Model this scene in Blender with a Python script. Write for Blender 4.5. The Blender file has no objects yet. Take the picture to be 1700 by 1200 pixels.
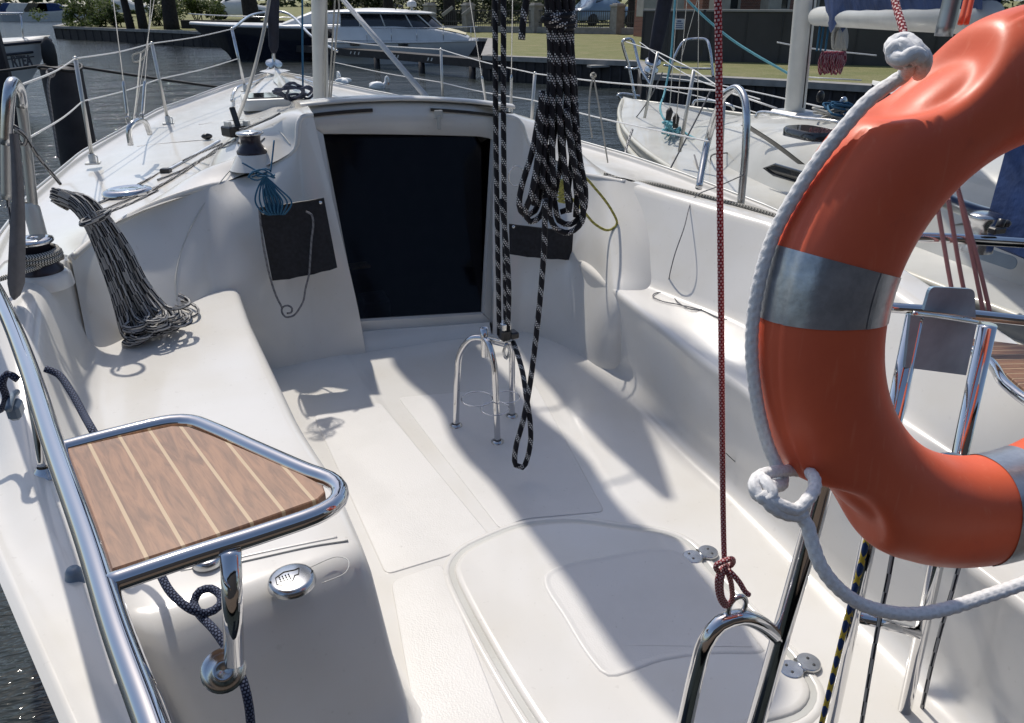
import bpy, math, random
from mathutils import Vector as V, Matrix
from math import radians as R, sin, cos, pi
random.seed(7)
sc = bpy.context.scene
# ------------------------------------------------------------------ camera, sky, sun, exposure
F_PX, CH, YAW = 1275.0, 2.1, R(20.0)
PITCH = math.atan(605 / 1275.0)
cam_d = bpy.data.cameras.new('camera'); cam = bpy.data.objects.new('camera', cam_d)
sc.collection.objects.link(cam); sc.camera = cam
cam.location = (0, 0, CH); cam.rotation_euler = (pi / 2 - PITCH, 0, -YAW)
cam_d.sensor_width = 36; cam_d.lens = 36 * F_PX / 1700; cam_d.clip_start = 0.05; cam_d.clip_end = 2000
SUN_EL, SUN_AZ = R(57), R(-7)          # azimuth from +Y towards +X
w = bpy.data.worlds.new('World'); sc.world = w; w.use_nodes = True
nt = w.node_tree; bgn = nt.nodes['Background']
sky = nt.nodes.new('ShaderNodeTexSky'); sky.sky_type = 'NISHITA'; sky.sun_disc = False
sky.sun_elevation = SUN_EL; sky.sun_rotation = SUN_AZ; sky.air_density = 1.0; sky.dust_density = 1.5
nt.links.new(sky.outputs[0], bgn.inputs[0]); bgn.inputs[1].default_value = 0.13
sun_d = bpy.data.lights.new('sun', 'SUN'); sun = bpy.data.objects.new('sun', sun_d); sc.collection.objects.link(sun)
sun_d.energy = 3.5; sun_d.angle = R(1.0); sun_d.color = (1.0, 0.94, 0.855)
sdir = V((sin(SUN_AZ) * cos(SUN_EL), cos(SUN_AZ) * cos(SUN_EL), sin(SUN_EL)))
sun.rotation_euler = (-sdir).to_track_quat('-Z', 'Y').to_euler(); sun.location = (0, 0, 30)
sc.view_settings.view_transform = 'Standard'; sc.view_settings.look = 'None'
sc.view_settings.gamma = 1; sc.view_settings.exposure = 0.03

# ------------------------------------------------------------------ where a ray of the photograph meets a plane of the place
FW = V((sin(YAW) * cos(PITCH), cos(YAW) * cos(PITCH), -sin(PITCH)))
RT = V((cos(YAW), -sin(YAW), 0)); UP = RT.cross(FW); C0 = V((0, 0, CH))
def at(px, py, z=None, Y=None, X=None, d=None):
    r = FW + RT * ((px - 850) / F_PX) - UP * ((py - 600) / F_PX)
    if z is not None: t = (z - CH) / r.z
    elif Y is not None: t = Y / r.y
    elif X is not None: t = X / r.x
    else: t = d
    return C0 + r * t
def lerp(a, b, t): return a + (b - a) * t
def tab(t, x):
    if x <= t[0][0]: return t[0][1]
    for (a, p), (b, q) in zip(t, t[1:]):
        if x <= b:
            s = (x - a) / (b - a); return p + (q - p) * s
    return t[-1][1]

# ------------------------------------------------------------------ materials
MATS = {}
class N:
    def __init__(s, name):
        s.m = bpy.data.materials.new(name); s.m.use_nodes = True; s.t = s.m.node_tree
        s.b = s.t.nodes['Principled BSDF']; MATS[name] = s.m
    def n(s, ty, **k):
        o = s.t.nodes.new(ty)
        for a, v in k.items(): setattr(o, a, v)
        return o
    def l(s, a, b): s.t.links.new(a, b)
    def set(s, **k):
        for a, v in k.items():
            key = {'col': 'Base Color', 'rough': 'Roughness', 'metal': 'Metallic', 'coat': 'Coat Weight', 'spec': 'Specular IOR Level', 'trans': 'Transmission Weight', 'sub': 'Subsurface Weight'}[a]
            s.b.inputs[key].default_value = (*v, 1) if isinstance(v, tuple) else v
        return s
    def math(s, op, a, b=None, c=None):
        o = s.n('ShaderNodeMath', operation=op)
        for i, v in enumerate((a, b, c)):
            if v is None: continue
            if isinstance(v, (int, float)): o.inputs[i].default_value = v
            else: s.l(v, o.inputs[i])
        return o.outputs[0]
    def mix(s, f, a, b):
        o = s.n('ShaderNodeMix', data_type='RGBA')
        if isinstance(f, (int, float)): o.inputs[0].default_value = f
        else: s.l(f, o.inputs[0])
        for i, v in ((6, a), (7, b)):
            if isinstance(v, tuple): o.inputs[i].default_value = (*v, 1)
            else: s.l(v, o.inputs[i])
        return o.outputs[2]
    def noise(s, scale, detail=4, coord='Object', sc3=None, rough=.5):
        tc = s.n('ShaderNodeTexCoord'); no = s.n('ShaderNodeTexNoise')
        no.inputs['Scale'].default_value = scale; no.inputs['Detail'].default_value = detail; no.inputs['Roughness'].default_value = rough
        src = tc.outputs[coord]
        if sc3:
            mp = s.n('ShaderNodeMapping'); mp.inputs['Scale'].default_value = sc3; s.l(src, mp.inputs[0]); src = mp.outputs[0]
        s.l(src, no.inputs['Vector']); return no.outputs['Fac']
    def ramp(s, f, lo, hi):
        o = s.n('ShaderNodeMapRange'); s.l(f, o.inputs[0]); o.inputs[1].default_value = lo; o.inputs[2].default_value = hi; return o.outputs[0]
    def bump(s, h, strength=.3, dist=.01):
        o = s.n('ShaderNodeBump'); o.inputs['Strength'].default_value = strength; o.inputs['Distance'].default_value = dist
        s.l(h, o.inputs['Height']); s.l(o.outputs[0], s.b.inputs['Normal'])
    def col(s, c): s.l(c, s.b.inputs['Base Color'])
    def uv(s):
        u = s.n('ShaderNodeUVMap'); x = s.n('ShaderNodeSeparateXYZ'); s.l(u.outputs[0], x.inputs[0]); return x.outputs[0], x.outputs[1]

def simple(name, col, rough=.5, metal=0., var=.12, scale=20., coat=0., bump=0., bscale=60, bd=.002, spec=.5):
    m = N(name).set(rough=rough, metal=metal, coat=coat, spec=spec)
    f = m.ramp(m.noise(scale, 5), .3, .7)
    m.col(m.mix(f, tuple(c * (1 - var) for c in col), tuple(min(1, c * (1 + var)) for c in col)))
    if bump: m.bump(m.noise(bscale, 3), bump, bd)
    return m.m
def gel(name, col, dirt=.05, rough=.16, bump=.05):
    m = N(name).set(rough=rough, coat=.3); m.b.inputs['Coat Roughness'].default_value = .08
    f = m.ramp(m.noise(3.5, 6), .42, .72); g = m.ramp(m.noise(55, 4), .66, .74)
    c = m.mix(f, col, tuple(x * (1 - dirt) * y for x, y in zip(col, (1, .985, .95))))
    c = m.mix(m.math('MULTIPLY', g, .22), c, (col[0] * .62, col[1] * .6, col[2] * .56)); m.col(c)
    r = m.n('ShaderNodeMapRange'); m.l(m.noise(9, 4), r.inputs[0]); r.inputs[3].default_value = rough * .7; r.inputs[4].default_value = rough * 1.8
    m.l(r.outputs[0], m.b.inputs['Roughness']); m.bump(m.noise(6, 3), bump, .01)
    return m.m
M = MATS
gel('gelcoat', (.685, .668, .632)); gel('gelcoat_aged_and_shade', (.50, .50, .47), .14, .35, .08); gel('gelcoat_cream', (.60, .58, .50), .12, .3)  # second gelcoat serves aged mouldings and also paints the hatch channel's shade
def nonskid():
    m = N('nonskid').set(rough=.42); tc = m.n('ShaderNodeTexCoord'); vo = m.n('ShaderNodeTexVoronoi'); vo.inputs['Scale'].default_value = 210
    m.l(tc.outputs['Object'], vo.inputs['Vector']); m.bump(vo.outputs['Distance'], .22, .0015)
    f = m.ramp(m.noise(2.6, 6, rough=.65), .44, .75); g = m.ramp(m.noise(70, 3), .69, .75)
    c = m.mix(f, (.645, .63, .605), (.585, .57, .54)); m.col(m.mix(m.math('MULTIPLY', g, .4), c, (.38, .36, .33)))
nonskid()
simple('chrome', (.62, .62, .63), .05, 1, .03, 4, bump=.02, bscale=30)
simple('steel_worn', (.55, .56, .57), .22, 1, .18, 25, bump=.04, bscale=80)
simple('galvanised', (.20, .31, .41), .55, .3, .25, 14)  # bluer than true grey: the colour offsets orange bounce light
simple('steel_dull', (.42, .45, .48), .38, 1, .15, 14, bump=.05, bscale=60)
simple('alloy', (.52, .52, .50), .35, .7, .06, 6)
simple('alloy_pale', (.60, .60, .57), .4, .2, .08, 6)
simple('black_plastic', (.018, .018, .02), .35, 0, .2, 30); simple('black_cloth', (.012, .013, .018), .85, 0, .4, 60, bump=.2, bscale=300)
simple('winch_black', (.035, .03, .04), .28, .3, .2, 12)
simple('strap_grey', (.17, .165, .17), .8, 0, .12, 40, bump=.3, bscale=400)
simple('rubber_black', (.015, .015, .016), .6, 0, .2, 20); simple('cap_blue_grey', (.16, .21, .27), .35, 0, .08, 10)
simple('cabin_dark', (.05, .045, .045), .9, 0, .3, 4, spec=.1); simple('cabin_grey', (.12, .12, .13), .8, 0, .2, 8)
simple('interior_wood', (.6, .42, .22), .5, 0, .2, 20)
simple('navy_cloth', (.014, .04, .13), .85, 0, .3, 9, bump=.5, bscale=12, bd=.02)
simple('dark_cloth', (.012, .015, .03), .85, 0, .3, 9, bump=.5, bscale=14, bd=.02)
simple('navy_hull', (.010, .013, .024), .15, 0, .15, 3, coat=.5)
simple('white_paint', (.62, .62, .61), .35, 0, .05, 6); simple('cream_cushion', (.60, .55, .38), .7, 0, .06, 6)
simple('hull_pale', (.60, .61, .62), .3, 0, .05, 3)
simple('hull_grey', (.42, .44, .46), .3, 0, .06, 3); simple('hull_cool_white', (.60, .61, .62), .3, 0, .05, 3)  # the white here is one even cool tint, varied at random
simple('timber_black', (.022, .020, .022), .75, 0, .35, 7, bump=.4, bscale=25, bd=.01)
simple('pile_dark', (.022, .019, .022), .7, 0, .35, 6, bump=.4, bscale=12, bd=.01)
simple('concrete', (.26, .25, .235), .85, 0, .2, 5, bump=.3, bscale=30, bd=.01); simple('path_stone', (.30, .29, .27), .85, 0, .15, 4)
simple('hoarding', (.060, .056, .054), .8, 0, .18, 1.2); simple('rail_dark', (.03, .03, .032), .5, 0, .2, 8)
simple('bark', (.022, .018, .016), .9, 0, .5, 9, bump=.6, bscale=18, bd=.03)
simple('swan_white', (.85, .85, .83), .7, 0, .08, 10); simple('beak', (.5, .16, .03), .5)
simple('glass_dark', (.02, .024, .03), .06, 0, .3, 2, coat=.5); simple('car_blue', (.16, .24, .34), .25, 0, .05, 3, coat=.5)
simple('dock_wood', (.09, .065, .045), .8, 0, .3, 6, bump=.3, bscale=40, bd=.004); simple('stripe_white', (.5, .5, .48), .6, 0, .2, 20)
simple('letter_ink', (.012, .015, .03), .5); simple('sign_white', (.5, .52, .55), .5, 0, .05, 10); simple('sign_blue', (.04, .08, .2), .5)
simple('brick_plain', (.16, .06, .045), .85, 0, .25, 3); simple('tile_dark', (.03, .05, .06), .5)
def brick():
    m = N('brick').set(rough=.85); tc = m.n('ShaderNodeTexCoord'); b = m.n('ShaderNodeTexBrick'); mp = m.n('ShaderNodeMapping')
    mp.inputs['Rotation'].default_value = (pi / 2, 0, 0); m.l(tc.outputs['Object'], mp.inputs[0]); m.l(mp.outputs[0], b.inputs['Vector'])
    b.inputs['Color1'].default_value = (.20, .075, .05, 1); b.inputs['Color2'].default_value = (.13, .05, .04, 1); b.inputs['Mortar'].default_value = (.25, .22, .2, 1); b.inputs['Scale'].default_value = 5
    m.col(b.outputs['Color'])
brick()
def grass():
    m = N('grass').set(rough=.9); f = m.ramp(m.noise(1.3, 6, rough=.7), .35, .65); g = m.noise(26, 4)
    c = m.mix(f, (.16, .175, .05), (.27, .24, .11)); m.col(m.mix(m.math('MULTIPLY', g, .45), c, (.05, .075, .02))); m.bump(g, .9, .06)
grass()
def leafm(name, a, b):
    m = N(name).set(rough=.55, spec=.3); oi = m.n('ShaderNodeTexCoord'); f = m.ramp(m.noise(1.1, 3), .35, .65); m.col(m.mix(f, a, b))
    tr = m.n('ShaderNodeBsdfTranslucent'); tr.inputs[0].default_value = (*[x * 1.3 for x in b], 1); mx = m.n('ShaderNodeMixShader'); mx.inputs[0].default_value = .3
    m.l(m.b.outputs[0], mx.inputs[1]); m.l(tr.outputs[0], mx.inputs[2]); m.l(mx.outputs[0], m.t.nodes['Material Output'].inputs[0])
leafm('leaf_bright', (.055, .085, .02), (.11, .15, .04)); leafm('leaf_dark', (.018, .032, .012), (.04, .06, .02)); leafm('leaf_mid', (.03, .055, .015), (.07, .10, .03))
def water():
    m = N('water').set(rough=.07, spec=.5); m.b.inputs['IOR'].default_value = 1.33
    c = m.mix(m.ramp(m.noise(.12, 3, 'Object'), .3, .7), (.022, .030, .034), (.034, .040, .038)); m.col(c)
    a = m.noise(2.6, 4, 'Object', (1.0, 2.6, 1), .6); b = m.noise(.55, 2, 'Object', (1, 2.0, 1)); h = m.math('ADD', m.math('MULTIPLY', a, .55), m.math('MULTIPLY', b, 1.2))
    m.bump(h, .8, .12)
water()
def teak():
    m = N('teak').set(rough=.45); tc = m.n('ShaderNodeTexCoord'); x = m.n('ShaderNodeSeparateXYZ'); m.l(tc.outputs['UV'], x.inputs[0])
    u, v = x.outputs[0], x.outputs[1]                       # u across the planks (metres), v along
    fr = m.math('FRACT', m.math('DIVIDE', u, .051)); caulk = m.math('LESS_THAN', fr, .11); pid = m.math('FLOOR', m.math('DIVIDE', u, .051))
    cb = m.n('ShaderNodeCombineXYZ'); m.l(m.math('MULTIPLY', u, 34), cb.inputs[0]); m.l(m.math('MULTIPLY', v, 5), cb.inputs[1]); m.l(m.math('MULTIPLY', pid, 3.7), cb.inputs[2])
    n1 = m.n('ShaderNodeTexNoise'); n1.inputs['Scale'].default_value = 1.6; n1.inputs['Detail'].default_value = 5; n1.inputs['Distortion'].default_value = 1.6; m.l(cb.outputs[0], n1.inputs['Vector'])
    cb2 = m.n('ShaderNodeCombineXYZ'); m.l(m.math('MULTIPLY', u, 420), cb2.inputs[0]); m.l(m.math('MULTIPLY', v, 18), cb2.inputs[1])
    n2 = m.n('ShaderNodeTexNoise'); n2.inputs['Scale'].default_value = 1; n2.inputs['Detail'].default_value = 2; m.l(cb2.outputs[0], n2.inputs['Vector'])
    c = m.mix(m.ramp(n1.outputs['Fac'], .35, .68), (.30, .155, .085), (.165, .085, .05)); c = m.mix(m.math('MULTIPLY', m.ramp(n2.outputs['Fac'], .55, .75), .45), c, (.11, .055, .035))
    m.col(m.mix(caulk, c, (.46, .33, .20))); m.bump(n2.outputs['Fac'], .08, .001)
teak()
def orange():
    m = N('orange_plastic').set(rough=.46, spec=.4); f = m.ramp(m.noise(4, 6, rough=.65), .38, .7); c = m.mix(f, (.74, .132, .055), (.64, .105, .048))
    st = m.ramp(m.noise(60, 3, 'Object', (1.6, 1.6, .10)), .60, .74); c = m.mix(m.math('MULTIPLY', st, .30), c, (.80, .24, .13))
    gr = m.ramp(m.noise(16, 6, rough=.7), .62, .80); c = m.mix(m.math('MULTIPLY', gr, .35), c, (.38, .075, .045)); m.col(c)
    m.l(m.ramp(m.noise(12, 4), -.2, 1.3), m.b.inputs['Roughness']); m.bump(m.noise(80, 4, 'Object', (1.4, 1.4, .10)), .16, .0012)
orange()
def tape():
    m = N('reflective_tape').set(rough=.3, metal=.75); f = m.ramp(m.noise(26, 6, rough=.7), .35, .7)
    m.col(m.mix(f, (.52, .54, .57), (.30, .32, .35))); m.bump(m.noise(38, 5), .35, .003)
tape()
def rope(name, base, fleck, mode='band', pitch=.06, nchk=7, step=.007, bright=1.):
    m = N(name).set(rough=.75, spec=.25); u, v = m.uv()
    row = m.math('FLOOR', m.math('DIVIDE', u, step)); fr = m.math('FRACT', m.math('DIVIDE', u, step))
    chk = m.math('MULTIPLY', m.math('LESS_THAN', fr, .62), m.math('LESS_THAN', m.math('FRACT', m.math('ADD', m.math('MULTIPLY', v, nchk), m.math('MULTIPLY', row, .5))), .6))
    ph = m.math('FRACT', m.math('ADD', m.math('DIVIDE', u, pitch), v))
    if mode == 'band': mask = m.math('MULTIPLY', m.math('LESS_THAN', ph, .38), chk)
    elif mode == 'zig':
        z = m.math('PINGPONG', m.math('MULTIPLY', v, 10), 1.); mask = m.math('LESS_THAN', m.math('FRACT', m.math('ADD', m.math('DIVIDE', u, step), m.math('MULTIPLY', z, .5))), .5)
    elif mode == 'two':
        ph2 = m.math('FRACT', m.math('SUBTRACT', m.math('DIVIDE', u, pitch), v)); mask = m.math('MAXIMUM', m.math('LESS_THAN', ph, .3), m.math('LESS_THAN', ph2, .22))
    elif mode == 'long': mask = m.math('LESS_THAN', m.math('FRACT', m.math('ADD', m.math('MULTIPLY', v, 3), m.math('MULTIPLY', m.math('FLOOR', m.math('DIVIDE', u, pitch)), .37))), .40)
    else: mask = chk
    m.col(m.mix(mask, base, fleck))
    h = m.math('MULTIPLY', m.math('PINGPONG', m.math('DIVIDE', u, step * .5), 1.), m.math('PINGPONG', m.math('MULTIPLY', v, nchk * 2.), 1.)); m.bump(h, .5, .0015)
rope('rope_black_white', (.012, .012, .016), (.60, .60, .59)); rope('rope_zigzag', (.02, .02, .02), (.55, .54, .5), 'zig', step=.008)
rope('rope_grey_fleck', (.40, .395, .385), (.018, .02, .028), 'long', .045, step=.01); rope('rope_red_white', (.22, .014, .024), (.60, .44, .42), 'chk', .03, 5, .0045)
rope('rope_blue', (.012, .07, .15), (.05, .16, .26), 'chk', step=.005); rope('rope_navy', (.008, .011, .03), (.10, .12, .18), 'chk', step=.006)
rope('rope_blue_yellow', (.010, .035, .12), (.45, .34, .04), 'two', .05, step=.008); rope('rope_yellow', (.42, .38, .10), (.05, .05, .03), 'band', .03, step=.005)
rope('rope_grey_thin', (.20, .20, .21), (.03, .03, .035), 'band', .03, step=.006); rope('rope_white', (.80, .79, .78), (.72, .71, .70), 'chk', step=.01)
rope('rope_pale', (.45, .44, .40), (.33, .32, .29), 'chk', step=.008); rope('rope_cyan', (.10, .32, .38), (.20, .42, .46), 'chk', step=.01); rope('rope_beige_dot', (.42, .40, .35), (.07, .07, .07), 'zig', step=.016)
rope('rope_burgundy', (.20, .03, .05), (.38, .22, .22), 'long', .03)

# ------------------------------------------------------------------ geometry
class MB:
    def __init__(s): s.v = []; s.f = []; s.uv = []; s.sm = []
    def add(s, vs, fs, uvs=None, smooth=True):
        o = len(s.v); s.v += [V(p) for p in vs]
        for i, f in enumerate(fs):
            s.f.append([o + k for k in f]); s.uv.append(uvs[i] if uvs else None); s.sm.append(smooth)
        return s
    def grid(s, g, close_u=False, close_v=False, smooth=True, flip=False):
        nu, nv = len(g), len(g[0]); vs = [p for r in g for p in r]; fs = []
        for i in range(nu if close_u else nu - 1):
            for j in range(nv if close_v else nv - 1):
                a, b, c, d = i * nv + j, i * nv + (j + 1) % nv, ((i + 1) % nu) * nv + (j + 1) % nv, ((i + 1) % nu) * nv + j
                fs.append([a, d, c, b] if flip else [a, b, c, d])
        return s.add(vs, fs, None, smooth)
    def tube(s, pts, r, n=10, step=None, smooth_path=True, closed=False, caps=True, lobes=0, twist=0., flat=1.):
        pts = [V(p) for p in pts]
        if smooth_path and len(pts) > 2: pts, rs = catmull(pts, step or max(.01, (r if not isinstance(r, (list, tuple)) else max(r)) * 1.2), closed, r if isinstance(r, (list, tuple)) else None)
        else: rs = r if isinstance(r, (list, tuple)) else None
        m = len(pts); rr = rs if rs else [r] * m
        tg = []
        for i in range(m):
            a = pts[(i - 1) % m] if closed else pts[max(0, i - 1)]; b = pts[(i + 1) % m] if closed else pts[min(m - 1, i + 1)]
            t = b - a; tg.append(t.normalized() if t.length > 1e-9 else V((0, 0, 1)))
        nrm = tg[0].orthogonal().normalized()
        if abs(tg[0].z) < .9: nrm = (V((0, 0, 1)) - tg[0] * tg[0].z).normalized()
        fr = []; L = [0]
        for i in range(m):
            nrm = (nrm - tg[i] * nrm.dot(tg[i])); nrm = nrm.normalized() if nrm.length > 1e-9 else tg[i].orthogonal().normalized()
            fr.append((nrm.copy(), tg[i].cross(nrm)))
            if i: L.append(L[-1] + (pts[i] - pts[i - 1]).length)
        vs = []
        for i in range(m):
            for k in range(n):
                a = 2 * pi * k / n; q = rr[i]
                if lobes: q = q * (.90 + .14 * abs(cos(lobes / 2. * (a - twist * L[i]))))
                vs.append(pts[i] + fr[i][0] * (cos(a) * q * flat) + fr[i][1] * (sin(a) * q))
        fs, us = [], []
        tot = L[-1] + (pts[0] - pts[-1]).length
        for i in range(m if closed else m - 1):
            for k in range(n):
                k2 = (k + 1) % n; i2 = (i + 1) % m
                fs.append([i * n + k, i * n + k2, i2 * n + k2, i2 * n + k]); l1 = L[i]; l2 = L[i + 1] if i + 1 < m else tot
                us.append([(l1, k / n), (l1, (k + 1) / n), (l2, (k + 1) / n), (l2, k / n)])
        if caps and not closed: fs += [list(range(n))[::-1], [(m - 1) * n + k for k in range(n)]]; us += [None, None]
        return s.add(vs, fs, us)
    def box(s, c, d, rot=0., bev=0., tilt=None):
        x, y, z = d[0] / 2, d[1] / 2, d[2] / 2; b = min(bev, x * .9, y * .9, z * .9); lay = []
        levels = [(-z, b), (-z + b, 0), (z - b, 0), (z, b)] if b > 0 else [(-z, 0), (z, 0)]
        for zz, ins in levels:
            X, Y = x - ins, y - ins; c4 = [(-X, -Y), (X, -Y), (X, Y), (-X, Y)]
            if b > 0:
                k = b; X0, Y0 = x - ins, y - ins; kk = max(k - ins, .0005)
                c4 = [(-X0 + kk, -Y0), (X0 - kk, -Y0), (X0, -Y0 + kk), (X0, Y0 - kk), (X0 - kk, Y0), (-X0 + kk, Y0), (-X0, Y0 - kk), (-X0, -Y0 + kk)]
            lay.append([V((p[0], p[1], zz)) for p in c4])
        mt = Matrix.Rotation(rot, 3, 'Z')
        if tilt is not None: mt = mt @ tilt
        lay = [[mt @ p + V(c) for p in l] for l in lay]; n = len(lay[0])
        s.grid(lay, close_v=True, smooth=False)
        s.add(lay[0], [list(range(n))[::-1]], None, False); s.add(lay[-1], [list(range(n))], None, False); return s
    def lathe(s, prof, c, axis=(0, 0, 1), n=28, smooth=True):
        ax = V(axis).normalized(); a = ax.orthogonal().normalized(); b = ax.cross(a); g = []
        for r, z in prof: g.append([V(c) + ax * z + (a * cos(2 * pi * k / n) + b * sin(2 * pi * k / n)) * max(r, 1e-5) for k in range(n)])
        return s.grid(g, close_v=True, smooth=smooth)
    def loops(s, outline, levels, nrm=None, cap=True, smooth=True):     # outline -> (inset, height) loops
        n = len(outline); g = []; c = sum(outline, V()) / n; up = V(nrm) if nrm else V((0, 0, 1))
        for ins, h in levels:
            g.append([p + inward(outline, i, up) * ins + up * h for i, p in enumerate(outline)])
        s.grid(g, close_v=True, smooth=smooth)
        if cap: s.add(g[-1], [list(range(n))], None, smooth)
        return s
    def ball(s, c, r, sc3=(1, 1, 1), n=14):
        g = []
        for i in range(n + 1):
            t = pi * i / n; g.append([V(c) + V((sin(t) * cos(2 * pi * k / n) * sc3[0], sin(t) * sin(2 * pi * k / n) * sc3[1], cos(t) * sc3[2])) * r for k in range(n)])
        return s.grid(g, close_v=True)
def inward(o, i, up):
    n = len(o); a = (o[i] - o[i - 1]).normalized(); b = (o[(i + 1) % n] - o[i]).normalized(); t = (a + b)
    t = t.normalized() if t.length > 1e-6 else a; v = up.cross(t); k = max(.5, v.dot(up.cross(a))); return v / k
def catmull(pts, step, closed=False, rs=None):
    n = len(pts); out = []; ro = [] if rs else None; segs = n if closed else n - 1
    def g(i): return pts[i % n] if closed else (pts[i] if 0 <= i < n else (pts[0] * 2 - pts[1] if i < 0 else pts[-1] * 2 - pts[-2]))
    for i in range(segs):
        p0, p1, p2, p3 = g(i - 1), g(i), g(i + 1), g(i + 2); L = (p2 - p1).length; k = max(1, min(60, int(L / step + .5)))
        d1 = max((p1 - p0).length, 1e-4) ** .5; d2 = max(L, 1e-4) ** .5; d3 = max((p3 - p2).length, 1e-4) ** .5
        m1 = ((p1 - p0) / d1 - (p2 - p0) / (d1 + d2) + (p2 - p1) / d2) * d2; m2 = ((p2 - p1) / d2 - (p3 - p1) / (d2 + d3) + (p3 - p2) / d3) * d2
        for j in range(k):
            t = j / k; out.append(p1 * (2 * t ** 3 - 3 * t * t + 1) + m1 * (t ** 3 - 2 * t * t + t) + p2 * (-2 * t ** 3 + 3 * t * t) + m2 * (t ** 3 - t * t))
            if rs: ro.append(lerp(rs[i], rs[(i + 1) % n], t))
    if not closed:
        out.append(pts[-1])
        if rs: ro.append(rs[-1])
    return out, ro
def cgrid(ctrl, ku, kv):                     # smooth surface through a grid of control points
    rows = []
    for r in ctrl:
        r = [V(p) for p in r]; o = []
        for i in range(len(r) - 1):
            seg, _ = catmull4(r, i, kv); o += seg
        rows.append(o + [r[-1]])
    out = []; cols = list(zip(*rows)); res = []
    for c in cols:
        c = list(c); o = []
        for i in range(len(c) - 1):
            seg, _ = catmull4(c, i, ku); o += seg
        res.append(o + [c[-1]])
    return [list(x) for x in zip(*res)]
def catmull4(p, i, k):
    n = len(p); p1, p2 = p[i], p[i + 1]; p0 = p[i - 1] if i > 0 else p1 * 2 - p2; p3 = p[i + 2] if i + 2 < n else p2 * 2 - p1
    L = (p2 - p1).length; d1 = max((p1 - p0).length, 1e-4) ** .5; d2 = max(L, 1e-4) ** .5; d3 = max((p3 - p2).length, 1e-4) ** .5
    m1 = ((p1 - p0) / d1 - (p2 - p0) / (d1 + d2) + (p2 - p1) / d2) * d2; m2 = ((p2 - p1) / d2 - (p3 - p1) / (d2 + d3) + (p3 - p2) / d3) * d2; o = []
    for j in range(k):
        t = j / k; o.append(p1 * (2 * t ** 3 - 3 * t * t + 1) + m1 * (t ** 3 - 2 * t * t + t) + p2 * (-2 * t ** 3 + 3 * t * t) + m2 * (t ** 3 - t * t))
    return o, None
def fillet(pts, rad, m=5):
    out = [V(pts[0])]
    for i in range(1, len(pts) - 1):
        a, b, c = V(pts[i - 1]), V(pts[i]), V(pts[i + 1]); r = rad[i]
        la, lc = (a - b).length, (c - b).length; p = b + (a - b) * (min(r, la * .48) / max(la, 1e-6)); q = b + (c - b) * (min(r, lc * .48) / max(lc, 1e-6))
        for k in range(m + 1):
            t = k / m; out.append(p * (1 - t) ** 2 + b * (2 * t * (1 - t)) + q * t * t)
    return out + [V(pts[-1])]
def rrect(w, h, r, m=5):
    o = []
    for cx, cy, a0 in ((w / 2 - r, h / 2 - r, 0), (-w / 2 + r, h / 2 - r, pi / 2), (-w / 2 + r, -h / 2 + r, pi), (w / 2 - r, -h / 2 + r, 1.5 * pi)):
        for k in range(m + 1): a = a0 + pi / 2 * k / m; o.append(V((cx + r * cos(a), cy + r * sin(a), 0)))
    return o

COL = sc.collection
def place(name, mb, mat, parent=None, loc=None, label=None):
    me = bpy.data.meshes.new(name); o = bpy.data.objects.new(name, me); COL.objects.link(o)
    if parent is not None: org = V(parent['_o']); o.parent = parent; o['_o'] = tuple(org)
    else:
        org = V(loc) if loc is not None else V((sum(p.x for p in mb.v) / len(mb.v), sum(p.y for p in mb.v) / len(mb.v), min(p.z for p in mb.v)))
        o.location = org; o['_o'] = tuple(org)
    me.from_pydata([p - org for p in mb.v], [], mb.f); uvl = me.uv_layers.new(name='UVMap'); li = 0
    for p, u, s in zip(me.polygons, mb.uv, mb.sm):
        p.use_smooth = s
        if u:
            for k, q in enumerate(u): uvl.data[p.loop_start + k].uv = q
    me.materials.append(M[mat] if isinstance(mat, str) else mat)
    if label: o['label'] = label
    return o
def thing(name, loc, label, cat, group=None):
    o = bpy.data.objects.new(name, None); COL.objects.link(o); o.location = loc; o['_o'] = tuple(loc); o.empty_display_size = .1
    return tag(o, label, cat, group)
def tag(o, label=None, cat=None, group=None, kind=None):
    if label: o['label'] = label
    if cat: o['category'] = cat
    if group: o['group'] = group
    if kind: o['kind'] = kind
    return o
def autosmooth(o, ang=40):
    me = o.data
    try: me.set_sharp_from_angle(angle=R(ang))
    except Exception: pass
    return o
def ropething(name, label, mat, paths, r, cat='rope', group=None, **k):
    mb = MB()
    for p in paths: mb.tube(p, r, **k)
    o = place(name, mb, mat); return tag(o, label, cat, group)
def P(lst, **k): return [at(x, y, **k) for x, y in lst]
def PD(lst): return [at(x, y, d=d) for x, y, d in lst]

# ================================================================== THE SETTING
def flat(name, pts, z, mat, kind='structure'):
    mb = MB(); mb.add([V((x, y, z)) for x, y in pts], [list(range(len(pts)))], None, False); return tag(place(name, mb, mat), kind=kind)
flat('water', [(-700, -300), (700, -300), (700, 900), (-700, 900)], 0, 'water')
QZ = .62
quay = [(-9.5, 120), (-8.1, 53), (-.5, 42), (5.0, 38)] + [(p.x, p.y) for p in (at(812, 60, Y=31), at(802, 93, z=QZ), at(1062, 103, z=QZ), at(1068, 123, z=QZ), at(1340, 137, z=QZ), at(1720, 160, z=QZ))] + [(60, -14)]
def ground_mass():
    mb = MB(); far = [(60, 420), (-9.5, 420)]; o = quay + [(300, -40), (300, 420), (-9.5, 420)]
    mb.add([V((x, y, QZ)) for x, y in o], [list(range(len(o)))[::-1]], None, False); return mb
tag(place('grass_bank', ground_mass(), 'grass'), kind='structure')
mb = MB()
for (a, b) in zip(quay, quay[1:]): mb.add([V((*a, -.6)), V((*b, -.6)), V((*b, QZ - .1)), V((*a, QZ - .1))], [[0, 1, 2, 3]], None, False)
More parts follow.
